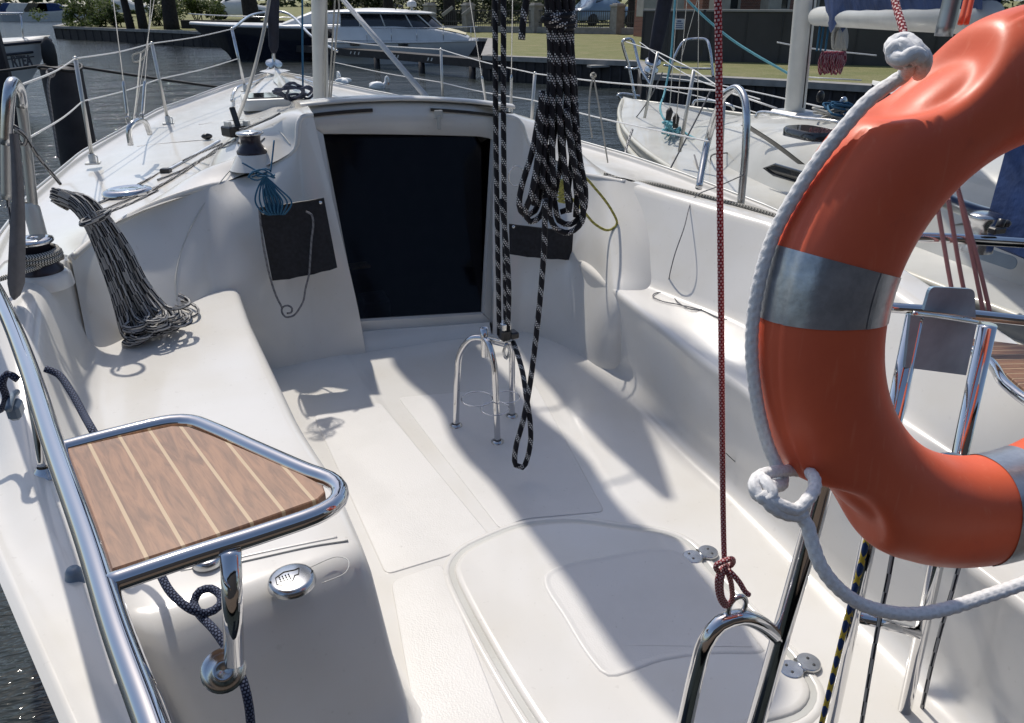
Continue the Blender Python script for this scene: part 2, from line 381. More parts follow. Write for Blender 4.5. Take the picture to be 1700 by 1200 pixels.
qt = thing('quay_wall', (8, 23, 0), 'dark timber quay wall with a pale coping running along the grass bank', 'quay wall')
place('wall_face', mb, 'timber_black', qt)
mb = MB()
for (a, b) in zip(quay, quay[1:]):
    a, b = V((*a, 0)), V((*b, 0)); t = (b - a).normalized(); nn = V((t.y, -t.x, 0)) if True else 0; nn = -nn if nn.y > 0 and nn.x > 0 else nn
    mb.add([a + nn * .06 + V((0, 0, QZ - .1)), b + nn * .06 + V((0, 0, QZ - .1)), b + nn * .06 + V((0, 0, QZ + .02)), a + nn * .06 + V((0, 0, QZ + .02)), b - nn * .3 + V((0, 0, QZ + .02)), a - nn * .3 + V((0, 0, QZ + .02))], [[0, 1, 2, 3], [3, 2, 4, 5]], None, False)
place('coping', mb, 'concrete', qt)
mb = MB()
for i in range(150):
    s = i / 149; k = s * (len(quay) - 2); j = min(int(k), len(quay) - 3); a, b = V((*quay[j + 1], 0)), V((*quay[j + 2], 0)) if j + 2 < len(quay) else V((*quay[-1], 0)); p = a.lerp(b, k - j)
    mb.tube([p + V((0, -.0, -.5)), p + V((0, -.0, QZ - .12))], .035, 6)
place('sheet_piles', mb, 'timber_black', qt)
# gravel path behind the grass, far shore
flat('path', [(8.6, 44), (30, 33.5), (30, 35.5), (8.6, 46.5)], QZ + .012, 'path_stone')
mb = MB(); mb.box((-70, 128, .2), (122, 6, 1.4)); tag(place('far_shore', mb, 'grass'), kind='structure')

# ================================================================== OUR YACHT
Y = thing('sailing_yacht', (.83, 5.0, 0), 'white sailing yacht seen from its stern, open cockpit with two benches in the foreground', 'sailboat')
xeP = [(.6, -.2), (1.1, -.40), (1.75, -.66), (2.5, -.87), (3, -.97), (4, -1.08), (4.84, -1.08), (6, -.95), (7.5, -.52), (8.6, .05), (9.4, .58)]
xeS = [(.6, 1.95), (1.3, 2.3), (2.5, 2.66), (3.4, 2.74), (4.2, 2.7), (4.84, 2.62), (6, 2.35), (7.5, 1.75), (8.6, 1.15), (9.4, .66)]
zdk = [(.6, .96), (2, .99), (4, 1.05), (6, 1.11), (8, 1.22), (9.4, 1.32)]
hy = lambda y: (tab(xeP, y), tab(xeS, y), tab(zdk, y))
# ---- hull topsides (outer skin only)
def hull_side(sgn):
    mb = MB(); g = []
    for i in range(45):
        y = .97 + 8.43 * i / 44; a, b, z = hy(y); x = a if sgn < 0 else b; c = (a + b) / 2; bot = 1 - .30 * (i / 44) ** 2.2 - .1
        g.append([V((x, y, z)), V((lerp(c, x, 1.0 - .01), y, z - .03)), V((lerp(c, x, .99), y, z - .25)), V((lerp(c, x, .5 + bot / 2), y - .0, .35)), V((lerp(c, x, bot), y, -.15))])
    return mb.grid(cgrid(g, 1, 3), flip=sgn > 0)
mbh = hull_side(-1); h2 = hull_side(1); mbh.add(h2.v, h2.f)
mbh.add([V((hy(.97)[0], .975, .965)), V((-.24, .972, .962)), V((-.16, .972, .49)), V((1.5, .972, .49)), V((1.5, .98, -.15)), V((-.2, .98, -.15))], [[0, 1, 2, 3, 4, 5]], None, False)
place('hull', mbh, 'gelcoat', Y)
# ---- cockpit moulding
T = dict(
 xciP=[(.6, -.12), (1.3, -.33), (1.5, -.42), (2, -.57), (2.5, -.64), (2.9, -.65), (3.2, -.60), (3.5, -.55)],
 xsfP=[(.6, -.02), (1.3, -.22), (1.5, -.33), (2, -.47), (2.5, -.54), (3, -.57), (3.5, -.52)],
 zcP=[(.6, .965), (1.5, .985), (2, 1.02), (2.3, 1.09), (2.6, 1.18), (2.8, 1.225), (3.02, 1.24), (3.2, 1.235), (3.32, 1.12), (3.6, 1.06)],
 xbP=[(.6, .30), (1.30, .212), (1.5, .17), (1.82, .145), (2.15, .085), (3.08, -.015), (3.6, -.05)],
 xbS=[(.6, 1.46), (1.3, 1.48), (1.88, 1.50), (2.16, 1.495), (2.75, 1.525), (3.6, 1.58)],
 xsfS=[(.6, 1.72), (1.3, 1.82), (2.0, 1.86), (2.4, 1.81), (2.9, 1.68), (3.6, 1.6)],
 xciS=[(.6, 1.80), (1.3, 1.93), (2, 2.03), (2.5, 2.0), (3.04, 1.85), (3.47, 1.75), (3.7, 1.7)],
 zcS=[(.6, 1.08), (1.5, 1.2), (2.0, 1.25), (2.5, 1.29), (3.3, 1.30), (3.5, 1.28), (3.75, 1.2)],
 gL=[(.6, .66), (1.95, .60), (2.9, .49), (3.6, .42)], gR=[(.6, 1.02), (1.84, 1.08), (2.9, 1.2), (3.6, 1.26)])
tt = lambda k, y: tab(T[k], y)
AFT = [(1.30, 0.), (1.50, 1.)]
ys = [.97, 1.03, 1.1, 1.15, 1.25, 1.30, 1.34, 1.39, 1.44, 1.475, 1.50, 1.53, 1.6, 1.7, 1.8, 1.9, 2.0, 2.1, 2.2, 2.3, 2.4, 2.5, 2.6, 2.7, 2.8, 2.9, 3.0, 3.06, 3.12, 3.18, 3.24, 3.32, 3.4, 3.6]
def cockpit_row(y):
    a, b, zd = hy(y); k = tab([(1.26, 0.), (1.30, .06), (1.34, .22), (1.39, .48), (1.44, .76), (1.475, .93), (1.50, .985), (1.54, 1.)], y)
    zb = lerp(.5, .92, k); zb2 = zb; cz = tt('zcP', y); ci, sf, xb = tt('xciP', y), tt('xsfP', y), tt('xbP', y); cs = tt('zcS', y)
    zf = .50; wP = min(.13, (ci - a) * .35)
    co = a + max(.05, (ci - a) * .25); p = [(a, zd), (a + .02, zd + .012), (co, zd + .004), (co + .05, cz - .005), (ci, cz), (sf, zb2), (xb, zb), (xb + .03, zf + .012),
         (tt('gL', y) - .03, zf + .012), (tt('gL', y), zf + .004), (tt('gR', y), zf + .004), (tt('gR', y) + .03, zf + .012), (tt('xbS', y) + .035, zf + .012), (tt('xbS', y), .92), (tt('xsfS', y), .92),
         (tt('xciS', y), cs), (tt('xciS', y) + .17, cs - .01), (tt('xciS', y) + .24, zd + .02), (b - .02, zd + .012), (b, zd)]
    rad = [0, .008, .03, .05, .055, .06, .035, .03, .01, .01, .01, .01, .11, .03, .05, .045, .03, .03, .008, 0]
    row = fillet([V((x, y, z)) for x, z in p], rad, 5)
    for q in row:                      # the bench's aft end runs slightly oblique
        if 1.1 < y < 1.62 and q.x < .17:
            fx = max(0., min(1., (q.x - ci) / .12)); fy = 1 - min(1., abs(y - 1.40) / .24) ** 2; q.y += max(-.17, (q.x - .17) * .5) * fx * fy * .62
    return row
g = [cockpit_row(y) for y in ys]
mb = MB().grid(g, flip=True); place('cockpit_moulding', mb, 'gelcoat', Y)
gq = [cockpit_row(y)[61:] for y in (.30, .5, .75, .97)]; mb = MB().grid(gq, flip=True); bot_ = [V((p.x, p.y, -.1)) for p in gq[0]]; mb.grid([bot_, gq[0]], smooth=False); lf = [r[0] for r in gq]; mb.grid([[V((p.x, p.y, -.1)) for p in lf], lf], smooth=False); rg = [r[-1] for r in gq]; mb.grid([[V((p.x - .05, p.y, -.1)) for p in rg], rg], smooth=False); place('stern_quarter', mb, 'gelcoat', Y)
def arc_pts(L, ts):
    o = []; n = len(L) - 1
    for t in ts: k = t * n; i = min(int(k), n - 1); o.append(L[i].lerp(L[i + 1], k - i))
    return o
# ---- bulkhead wings either side of the companionway
def wing(cols, ku=6, kv=8, name='bulkhead', flip=False):
    return place(name, MB().grid(cgrid(cols, kv, ku), flip=flip), 'gelcoat', Y)
def col(foot, top, mids=((.45, .0), (.92, 0))):     # foot/top points, mids = (t, bulge towards the stern)
    f, t = V(foot), V(top); o = [f]
    for s, b in mids: o.append(f.lerp(t, s) + V((0, -b, 0)))
    return o + [t]
jl = [(.505, 3.50, .46), (.49, 3.535, .72), (.44, 3.66, 1.2), (.395, 3.76, 1.62)]
ear = lambda q, y: at(*q, Y=y)
wp = [col((-.575, 2.90, .90), (-.60, 3.13, 1.235)), col((-.47, 3.02, .90), (-.52, 3.32, 1.262)), col((-.32, 3.20, .88), (-.34, 3.58, 1.305), ((.45, .0), (.93, -.015))),
      col((-.20, 3.33, .8), at(343, 306, z=1.335), ((.45, .0), (.93, 0.))), col((-.12, 3.40, .6), at(378, 300, Y=3.80), ((.42, .10), (.85, .09))), col((-.02, 3.43, .5), at(425, 288, Y=3.80), ((.42, .10), (.88, .07))),
      col((.12, 3.46, .49), at(466, 264, Y=3.76), ((.45, .03), (.93, .03))), col((.24, 3.48, .48), at(491, 244, Y=3.72), ((.45, .0), (.95, .0))), col((.27, 3.485, .48), at(499, 192, Y=3.74), ((.45, .0), (.95, .0))), [V(q) for q in jl]]
wing(wp)
jr = [V((1.165, 3.50, .46)), V((1.185, 3.535, .66)), at(818, 330, Y=3.66), at(829, 188, Y=3.78)]
wr = [[V(q) for q in jr], col((1.25, 3.48, .48), at(862, 197, Y=3.74), ((.45, .0), (.95, .0))), col((1.30, 3.47, .48), at(879, 238, Y=3.72), ((.45, .02), (.95, .01))), col((1.39, 3.36, .49), at(915, 264, Y=3.70), ((.45, .04), (.93, .02))), col((1.475, 3.12, .5), at(962, 284, Y=3.60), ((.45, .06), (.93, .01))), [V((1.515, 2.90, .50)), V((1.53, 2.84, .86)), V((1.59, 3.02, .99)), V((1.72, 3.40, 1.26)), V((1.735, 3.44, 1.30))],
      [V((1.58, 2.80, .6)), V((1.60, 2.80, .86)), V((1.65, 2.93, .99)), V((1.78, 3.26, 1.27)), V((1.79, 3.3, 1.302))], [V((1.74, 2.80, .80)), V((1.75, 2.80, .86)), V((1.79, 2.88, 1.0)), V((1.895, 3.06, 1.25)), V((1.91, 3.08, 1.27))]]
wr = [arc_pts(catmull([V(p) for p in c_], .05)[0], [0, .25, .5, .75, 1]) if len(c_) != 5 else c_ for c_ in wr]
wing(wr)
# ---- foredeck, coachroof: left part, right part, and centre ahead of the sliding hatch
def deck_row_port(y, n=None):
    a, b, z = hy(y); c = (a + b) / 2
    xf = tab([(4.2, -.20), (5, -.16), (6, .02), (7, .32), (7.7, .55), (9.4, c)], y); rz = tab([(4.2, .41), (4.7, .33), (5.2, .25), (6, .15), (7, .05), (7.7, .02), (9.4, .02)], y)
    xr = xf + .34; cap = tab([(4.2, .41), (5, .5), (6, .55), (9.4, c)], y); xr = min(xr, cap - .02) if y < 9.3 else xr
    return [V((a, y, z)), V((a + .012, y, z + .035)), V((a + .035, y, z + .035)), V((a + .05, y, z + .008)), V((lerp(a, xf, .4), y, z + .02)), V((lerp(a, xf, .85), y, z + .045)), V((lerp(a, xf, 1), y, z + .07)), V((lerp(xf, xr, .45), y, z + .07 + rz * .62)), V((xr, y, z + .06 + rz)), V((cap, y, z + .1 + rz * 1.04))]
tops = [c_[-1] for c_ in wp]
a0, _, z0 = hy(3.0); r0 = [V((a0, 3.0, z0)), V((a0 + .012, 3.0, z0 + .035)), V((a0 + .035, 3.0, z0 + .035)), V((a0 + .05, 3.02, z0 + .008))]
row0 = r0 + [V((-.76, 3.05, 1.05))] + [tops[1], tops[4], tops[7], tops[8], tops[9]]
row0b = [V((hy(3.6)[0], 3.6, hy(3.6)[2])), V((hy(3.6)[0] + .012, 3.6, hy(3.6)[2] + .035)), V((hy(3.6)[0] + .035, 3.6, hy(3.6)[2] + .035)), V((hy(3.6)[0] + .05, 3.6, hy(3.6)[2] + .008)), V((-.72, 3.68, 1.10)), V((-.44, 3.76, 1.22)), V((-.14, 3.98, 1.35)), V((.17, 3.90, 1.47)), V((.27, 3.90, 1.60)), V((.40, 3.98, 1.625))]
rows = [row0, row0b] + [deck_row_port(y) for y in (4.25, 4.7, 5.2, 5.8, 6.4, 7.0, 7.6, 8.2, 8.8, 9.38)]
g1 = cgrid(rows, 7, 6)
def mir(r):
    return r
def deck_row_stbd(y):
    a, b, z = hy(y); c = (a + b) / 2; pr = deck_row_port(y)
    return [V((2 * c - q.x, q.y, q.z)) for q in pr]
topsR = [c_[-1] for c_ in wr]
b0, zb0 = hy(3.3)[1], hy(3.3)[2]
rR0 = [V((b0, 3.25, zb0)), V((b0 - .012, 3.25, zb0 + .035)), V((b0 - .035, 3.25, zb0 + .035)), V((b0 - .05, 3.25, zb0 + .008)), V((2.35, 3.25, zb0 + .03)), V((2.02, 3.3, 1.2)), topsR[6] + V((.03, 0, .0)), topsR[4], topsR[2], topsR[0]]
b1, zb1 = hy(3.8)[1], hy(3.8)[2]
rR1 = [V((b1, 3.8, zb1)), V((b1 - .012, 3.8, zb1 + .035)), V((b1 - .035, 3.8, zb1 + .035)), V((b1 - .05, 3.8, zb1 + .008)), V((2.4, 3.8, zb1 + .03)), V((2.1, 3.82, 1.14)), V((1.95, 3.84, 1.2)), V((1.80, 3.86, 1.34)), V((1.66, 3.90, 1.46)), V((1.445, 3.95, 1.55))]
rowsR = [rR0, rR1] + [deck_row_stbd(y) for y in (4.25, 4.7, 5.2, 5.8, 6.4, 7.0, 7.6, 8.2, 8.8, 9.38)]
g2 = cgrid(rowsR, 7, 6)
g1 = [[V((min(q.x, tab([(4.2, 9), (9.2, 9), (9.21, .63)], q.y)), q.y, q.z)) for q in r] for r in g1]; g2 = [[V((max(q.x, tab([(4.2, -9), (9.2, -9), (9.21, .63)], q.y)), q.y, q.z)) for q in r] for r in g2]
mbd = MB().grid(g1, flip=False); mbd.grid(g2, flip=True)
# centre of the coachroof between the two parts
gc = []
for i in range(14, len(g1)):
    l, r = g1[i][-1], g2[i][-1]; crown = tab([(4.2, .03), (5, .02), (9.4, .01)], l.y)
    gc.append([V((lerp(l.x, r.x, t), lerp(l.y, r.y, t), lerp(l.z, r.z, t) + crown * 4 * t * (1 - t))) for t in [k / 10 for k in range(11)]])
mbd.grid(gc)
place('deck', mbd, 'gelcoat', Y)
for tt_ in (tops, topsR[:-1]): ft, _ = catmull(tt_, .03); place('moulding_edge', MB().tube([p + V((0, .008, -.012)) for p in ft], .014, 8, smooth_path=False), 'gelcoat', Y)
from mathutils.bvhtree import BVHTree
def make_bvh():
    vs, fs = [], []
    for o in COL.objects:
        if o.type == 'MESH' and o.name.split('.')[0] in ('deck', 'cockpit_moulding', 'bulkhead', 'hull'):
            off = V(o['_o']); n0 = len(vs); vs += [v.co + off for v in o.data.vertices]; fs += [[n0 + i for i in p.vertices] for p in o.data.polygons]
    return BVHTree.FromPolygons(vs, fs)
BVH = make_bvh()
def sf(px, py, lift=0.):                      # the point of our yacht's own mouldings seen at a pixel of the photograph
    d = FW + RT * ((px - 850) / F_PX) - UP * ((py - 600) / F_PX); h = BVH.ray_cast(C0, d.normalized())
    if h[0] is None: return at(px, py, z=1.2)
    n = h[1] if h[1].dot(d) < 0 else -h[1]; return h[0] + n * lift
def SF(pts, lift=0.): return [sf(x, y, lift) for x, y in pts]
def on_deck(p, lift=0.):
    h = BVH.ray_cast(V((p.x, p.y, 5)), V((0, 0, -1))); return V((p.x, p.y, h[0].z + lift)) if h[0] else p
# ---- companionway: jambs, sill, raked frame, dark interior, roof lip
dl, dr = V((.50, 3.60, .64)), V((1.145, 3.60, .59)); tl, tr = V((.475, 4.10, 1.475)), V((1.38, 4.10, 1.43))
trc = V((1.30, 4.10, 1.455))
mb = MB()
n_ = 12; JL = [V(q) for q in jl]; JLc, _ = catmull(JL, .1); JR = [V(q) for q in jr]; JRc, _ = catmull(JR, .1)
def strip(A, B, k=12):
    A2 = arc_pts(A, [i / k for i in range(k + 1)]); B2 = arc_pts(B, [i / k for i in range(k + 1)]); mb.grid([[a, b] for a, b in zip(A2, B2)])
DL = [dl + V((-.045, -.01, -.05)), dl.lerp(tl, .5) + V((-.045, -.01, 0)), tl + V((-.045, .0, .03)), V((.41, 4.2, 1.60))]; DR = [dr + V((.04, -.01, -.05)), dr.lerp(tr, .5) + V((.045, -.01, 0)), tr + V((.05, 0, .03)), V((1.46, 4.2, 1.545))]
strip(JL, DL); strip(JR, DR)
mb.grid([[JL[0] + V((0, 0, -.02)), JR[0] + V((0, 0, -.02))], [V((.5, 3.53, .60)), V((1.16, 3.53, .56))], [DL[0] + V((0, 0, .0)), DR[0]]])
fr = [(dl, tl), (dr, tr)]
for (p, q), s in ((( dl, tl), -1), ((dr, tr), 1)):
    mb.grid([[p + V((s * .045, -.012, -.05)), q + V((s * .045, -.012, .03))], [p + V((s * .004, -.014, 0)), q + V((s * .004, -.014, 0))], [p + V((0, .03, 0)), q + V((0, .03, 0))]], smooth=False)
mb.grid([[dl + V((-.045, -.012, -.05)), dr + V((.045, -.012, -.05))], [dl + V((0, -.014, 0)), dr + V((0, -.014, 0))], [dl + V((0, .03, 0)), dr + V((0, .03, 0))]], smooth=False)
place('companionway_frame', mb, 'gelcoat', Y)
lip = MB(); g = []
for i in range(21):
    t = i / 20; x = lerp(.41, 1.46, t); arch = .036 * 4 * t * (1 - t); zt = lerp(1.60, 1.545, t) + arch; zo = lerp(1.475, 1.40, t) + (.006 * 4 * t * (1 - t))
    if t > .88: zo -= (t - .88) * .35
    g.append([V((x, 4.10, zo)), V((x, 4.088, zo + .004)), V((x, 4.125, zt - .03)), V((x, 4.15, zt - .004)), V((x, 4.19, zt)), V((x, 4.35, zt + .01))])
lip.grid(g); place('hatch_lip', lip, 'gelcoat', Y)
def arch_strip(name, t0, t1, y, dz, h, mat, th=.01):
    mb = MB(); g = []
    for i in range(13):
        t = lerp(t0, t1, i / 12); x = lerp(.41, 1.46, t); zt = lerp(1.60, 1.545, t) + .036 * 4 * t * (1 - t) + dz
        g.append([V((x, y, zt - h)), V((x, y - th, zt - h)), V((x, y - th, zt)), V((x, y, zt)), V((x, y + .1, zt))])
    return place(name, mb.grid(g, smooth=False), mat, Y)
arch_strip('hatch_seal', .02, .31, 4.118, -.030, .016, 'black_plastic'); arch_strip('hatch_seal', .60, .96, 4.118, -.030, .014, 'black_plastic')
# sliding hatch slab above
mb = MB(); g = []
for i in range(17):
    t = i / 16; x = lerp(.38, 1.52, t); zt = lerp(1.60, 1.545, t) + .036 * 4 * t * (1 - t)
    g.append([V((x, 4.14, zt + .000)), V((x, 4.12, zt + .006)), V((x, 4.13, zt + .018)), V((x, 4.17, zt + .023)), V((x, 4.40, zt + .002)), V((x, 4.46, zt - .04))])
mb.grid(g); place('sliding_hatch', mb, 'gelcoat', Y)
mb = MB(); p = at(728, 190, Y=4.07); mb.box(p, (.045, .012, .045), 0, .004); mb.box(p + V((0, -.006, -.04)), (.02, .012, .07), 0, .004)
place('hatch_latch', mb, 'gelcoat_aged_and_shade', Y)
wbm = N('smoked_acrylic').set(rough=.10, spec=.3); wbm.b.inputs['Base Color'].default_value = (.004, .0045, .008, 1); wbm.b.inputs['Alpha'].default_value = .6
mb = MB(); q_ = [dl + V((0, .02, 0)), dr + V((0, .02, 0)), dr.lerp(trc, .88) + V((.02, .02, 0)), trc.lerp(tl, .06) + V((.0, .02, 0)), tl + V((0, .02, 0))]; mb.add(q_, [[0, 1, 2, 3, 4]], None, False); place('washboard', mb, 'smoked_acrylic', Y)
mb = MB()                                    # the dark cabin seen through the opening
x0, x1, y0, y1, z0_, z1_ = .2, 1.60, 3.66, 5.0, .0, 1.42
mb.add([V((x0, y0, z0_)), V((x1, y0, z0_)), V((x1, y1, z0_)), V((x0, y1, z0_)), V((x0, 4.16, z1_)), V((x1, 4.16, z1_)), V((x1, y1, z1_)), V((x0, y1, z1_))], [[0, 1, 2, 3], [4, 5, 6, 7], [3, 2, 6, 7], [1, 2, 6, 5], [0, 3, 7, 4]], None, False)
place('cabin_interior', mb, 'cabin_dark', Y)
mb = MB(); p = at(596, 441, Y=4.6); mb.box(p, (.12, .10, .015), .1, .003); place('cabin_table', mb, 'interior_wood', Y)
mb = MB(); p = at(627, 515, Y=4.2); mb.box(p + V((0, .1, -.1)), (.16, .2, .3), 0, .01); place('cabin_locker', mb, 'cabin_grey', Y)
place('moulding_crease', MB().tube(SF([(440, 228), (420, 247), (392, 272), (365, 303), (335, 345), (312, 388), (297, 430), (291, 470), (294, 500)], .0005), .0028, 6), 'gelcoat_aged_and_shade', Y)
place('deck_seam', MB().tube(SF([(228, 243), (270, 238), (350, 231)], .0), .003, 6), 'gelcoat', Y)
place('deck_seam', MB().tube(SF([(330, 207), (380, 200), (440, 196)], .0), .003, 6), 'gelcoat', Y)
place('deck_seam', MB().tube(SF([(452, 206), (468, 222), (482, 240)], .0), .002, 6), 'gelcoat_aged_and_shade', Y)
# ---- cockpit sole hatch: lid, rim, hinges
ol = [(752, 962), (750, 940), (768, 915), (810, 893), (868, 872), (950, 865), (1040, 876), (1100, 884), (1140, 900), (1180, 945), (1250, 1020), (1330, 1110), (1352, 1150), (1335, 1185), (1240, 1215), (1100, 1262), (980, 1290), (945, 1278)]
ol3 = P(ol, z=.5145); ol3, _ = catmull(ol3, .03, True)
place('hatch_channel_shade', MB().loops(ol3 if sum((ol3[i - 1].x * ol3[i].y - ol3[i].x * ol3[i - 1].y) for i in range(len(ol3))) > 0 else ol3[::-1], [(-.006, .0015), (.02, .0015)], cap=False), 'gelcoat_aged_and_shade', Y)  # darker strip: the shade in the lid's gutter is put into the colour
olc = ol3 if sum((ol3[i - 1].x * ol3[i].y - ol3[i].x * ol3[i - 1].y) for i in range(len(ol3))) > 0 else ol3[::-1]
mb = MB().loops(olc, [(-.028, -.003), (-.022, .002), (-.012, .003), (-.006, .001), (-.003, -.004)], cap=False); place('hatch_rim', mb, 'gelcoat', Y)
mb = MB().loops(olc, [(.010, -.006), (.011, .004), (.016, .009), (.03, .010)]); lid = place('hatch_lid', mb, 'gelcoat', Y)
inn = P([(905, 955), (1000, 925), (1120, 915), (1180, 975), (1255, 1062), (1268, 1080), (1180, 1085), (1100, 1096), (1010, 1122), (985, 1100), (940, 1030)], z=.5250); inn, _ = catmull(inn, .03, True)
if sum((inn[i - 1].x * inn[i].y - inn[i].x * inn[i - 1].y) for i in range(len(inn))) < 0: inn = inn[::-1]
mb = MB().loops(inn, [(-.004, -.002), (.0, .002), (.006, .0035), (.012, .0015), (.02, .001)]); place('hatch_panel', mb, 'nonskid', lid)
# non-slip panels moulded into the sole
def pad(name, px, z, h=.0018):
    o = P(px, z=z); o, _ = catmull(o, .05, True) if False else (o, None); a = sum((o[i - 1].x * o[i].y - o[i].x * o[i - 1].y) for i in range(len(o))); o = o if a > 0 else o[::-1]
    r = fillet([o[-1].lerp(o[0], .5)] + o + [o[-1].lerp(o[0], .5)], [0] + [.03] * len(o) + [0], 4)[:-1]
    mb = MB().loops(r, [(0, -.003), (.002, h * .7), (.005, h)]); return place(name, mb, 'nonskid', Y)
pad('non_slip_pad', [(648, 965), (733, 934), (862, 1262), (700, 1262)], .513)
pad('non_slip_pad', [(520, 690), (632, 668), (815, 890), (748, 922), (640, 955)], .513)
pad('non_slip_pad', [(660, 660), (890, 640), (1005, 850), (870, 862), (830, 880)], .505)
def hinge(px):
    c = at(*px, z=.5245); mb = MB()
    for s in (-1, 1): mb.lathe([(.0, .003), (.029, .003), (.031, .001), (.032, -.003)], c + V((s * .029, s * .002, 0)), n=28, smooth=False)
    mb.tube([c + V((0, -.022, .001)), c + V((0, .022, .001))], .004, 8)
    o = place('hinge', mb, 'steel_worn', lid)
    for s in (-1, 1):
        for a in (-.012, .012): place('screw', MB().lathe([(0, .0045), (.004, .004), (.0045, .002)], c + V((s * .034, a, 0)), n=8), 'rail_dark', lid)
hinge((1163, 920)); hinge((1328, 1105))
# ---- locker lid, fuel cap, vents
def seam(name, pts, r=.0022, mat='rail_dark'): return place(name, MB().tube(pts, r, 6), mat, Y)
mb = MB(); ln = P([(330, 948), (420, 928), (520, 906), (578, 897)], z=.921); mb.tube(ln, .0028, 6); ln = P([(505, 946), (560, 924), (578, 930), (574, 950), (535, 968)], z=.921); mb.tube(ln, .0012, 6); ln = P([(290, 985), (360, 970), (430, 1012), (470, 985)][:2], z=.921)
place('lid_joint', mb, 'gelcoat_aged_and_shade', Y)
ll = P([(300, 948), (330, 942), (420, 921), (520, 900), (560, 892)], z=.9185); mb = MB().tube(ll, .004, 8); place('lid_lip', mb, 'gelcoat', Y)
def cap_fit(name, c, r, mat='steel_worn', h=.018):
    mb = MB().lathe([(0, h), (r * .8, h), (r * .93, h * .85), (r, h * .4), (r * 1.01, 0)], c, n=40); return place(name, mb, mat, Y)
cc = at(485, 968, z=.925); fc = cap_fit('deck_filler_cap', cc, .052)
mb = MB(); tr = [(-.6, .25), (-.65, -.2), (-.35, -.45), (-.2, -.28), (.0, -.28), (.15, .0), (.32, .0), (.45, .38), (.25, .36), (-.2, .45)]
def R2(x, y, c=cc, s=.052, a=R(10)): return c + V(((x * cos(a) - y * sin(a)) * s, (x * sin(a) + y * cos(a)) * s, .0188))
mb.tube([R2(*p) for p in tr], .0012, 5, smooth_path=False, closed=True)
for i in range(4):
    for j in range(3): mb.ball(R2(-.45 + i * .13, .2 - j * .14), .0018, n=6)
mb.ball(R2(-.85, .1), .0025, n=6); mb.ball(R2(.88, -.1), .0025, n=6); place('cap_emblem', mb, 'rail_dark', fc)
cap_fit('deck_cap', at(345, 932, z=.925), .035)
def oval_vent(name, px, z, rx, ry, rot, mat='chrome'):
    c = sf(*px) + V((0, 0, .004)); g = []
    for q, h in ((1.0, 0), (.99, .012), (.9, .024), (.72, .032), (.6, .026), (.4, .027), (.02, .028)):
        g.append([c + V((cos(a) * rx * q * cos(rot) - sin(a) * ry * q * sin(rot), cos(a) * rx * q * sin(rot) + sin(a) * ry * q * cos(rot), h)) for a in [2 * pi * k / 36 for k in range(36)]])
    return place(name, MB().grid(g, close_v=True), mat, Y)
oval_vent('ventilator', (213, 322), 1.19, .135, .105, R(15))
c = at(126, 962, z=.975); mb = MB().lathe([(0, .03), (.012, .03), (.017, .022), (.02, .006), (.028, .003), (.029, -.01)], c, n=24); place('drain_cap', mb, 'cap_blue_grey', Y)
# starboard coaming: round louvred vent, joint line, locker opening
c = at(1420, 905, X=1.62); vb = place('coaming_vent', MB().lathe([(0, .004), (.036, .004), (.042, .012), (.05, .01), (.052, 0)], c, (-1, 0, .25), 28), 'steel_dull', Y)
mb = MB()
for i in range(-2, 3): mb.box(c + V((-.008, 0, i * .014)), (.01, .06 - abs(i) * .008, .005), 0, .001)
place('louvres', mb, 'rail_dark', vb)
place('locker_joint', MB().tube([at(1205, 752, X=1.50), at(1235, 780, X=1.55), at(1262, 803, X=1.6)], .0016, 6), 'rail_dark', Y)
mb = MB(); q = [at(x, y, X=1.66) for x, y in [(1405, 860), (1398, 895), (1385, 912), (1364, 902)]]; mb.tube(q, .002, 6); place('locker_latch', mb, 'rail_dark', Y)
# ---- line pockets on the bulkhead
def pocket(name, px, y0, slope=0.):
    q = [at(x, y, Y=y0 + slope * i) for i, (x, y) in enumerate(px)]; mb = MB(); g = []
    for j in range(9):
        row = []
        for i in range(9):
            a = q[0].lerp(q[1], i / 8); b = q[3].lerp(q[2], i / 8); p = a.lerp(b, j / 8); p.y -= ((.024 * sin(pi * i / 8) ** .5 + .006 * sin(i * 2.3 + j * .4)) * (.30 + .70 * j / 8)) if 0 < i < 8 else 0; row.append(p)
        g.append(row)
    mb.grid(g); e = MB().tube(g[0], .003, 6, smooth_path=False)
    o = place(name, mb, 'black_cloth', Y); place('hem', e, 'black_plastic', o)
    m2 = MB()
    for s, t in ((.06, .07), (.93, .05)): p = q[0].lerp(q[1], s).lerp(q[3].lerp(q[2], s), t); m2.lathe([(0, .014), (.006, .013), (.009, .006), (.0095, 0)], p, (0, -1, .2), 14)
    place('snap_fasteners', m2, 'steel_worn', o)
pocket('line_pocket', [(429, 345), (538, 329), (560, 444), (452, 466)], 3.43)
pocket('line_pocket', [(845, 372), (952, 384), (949, 431), (846, 422)], 3.40)
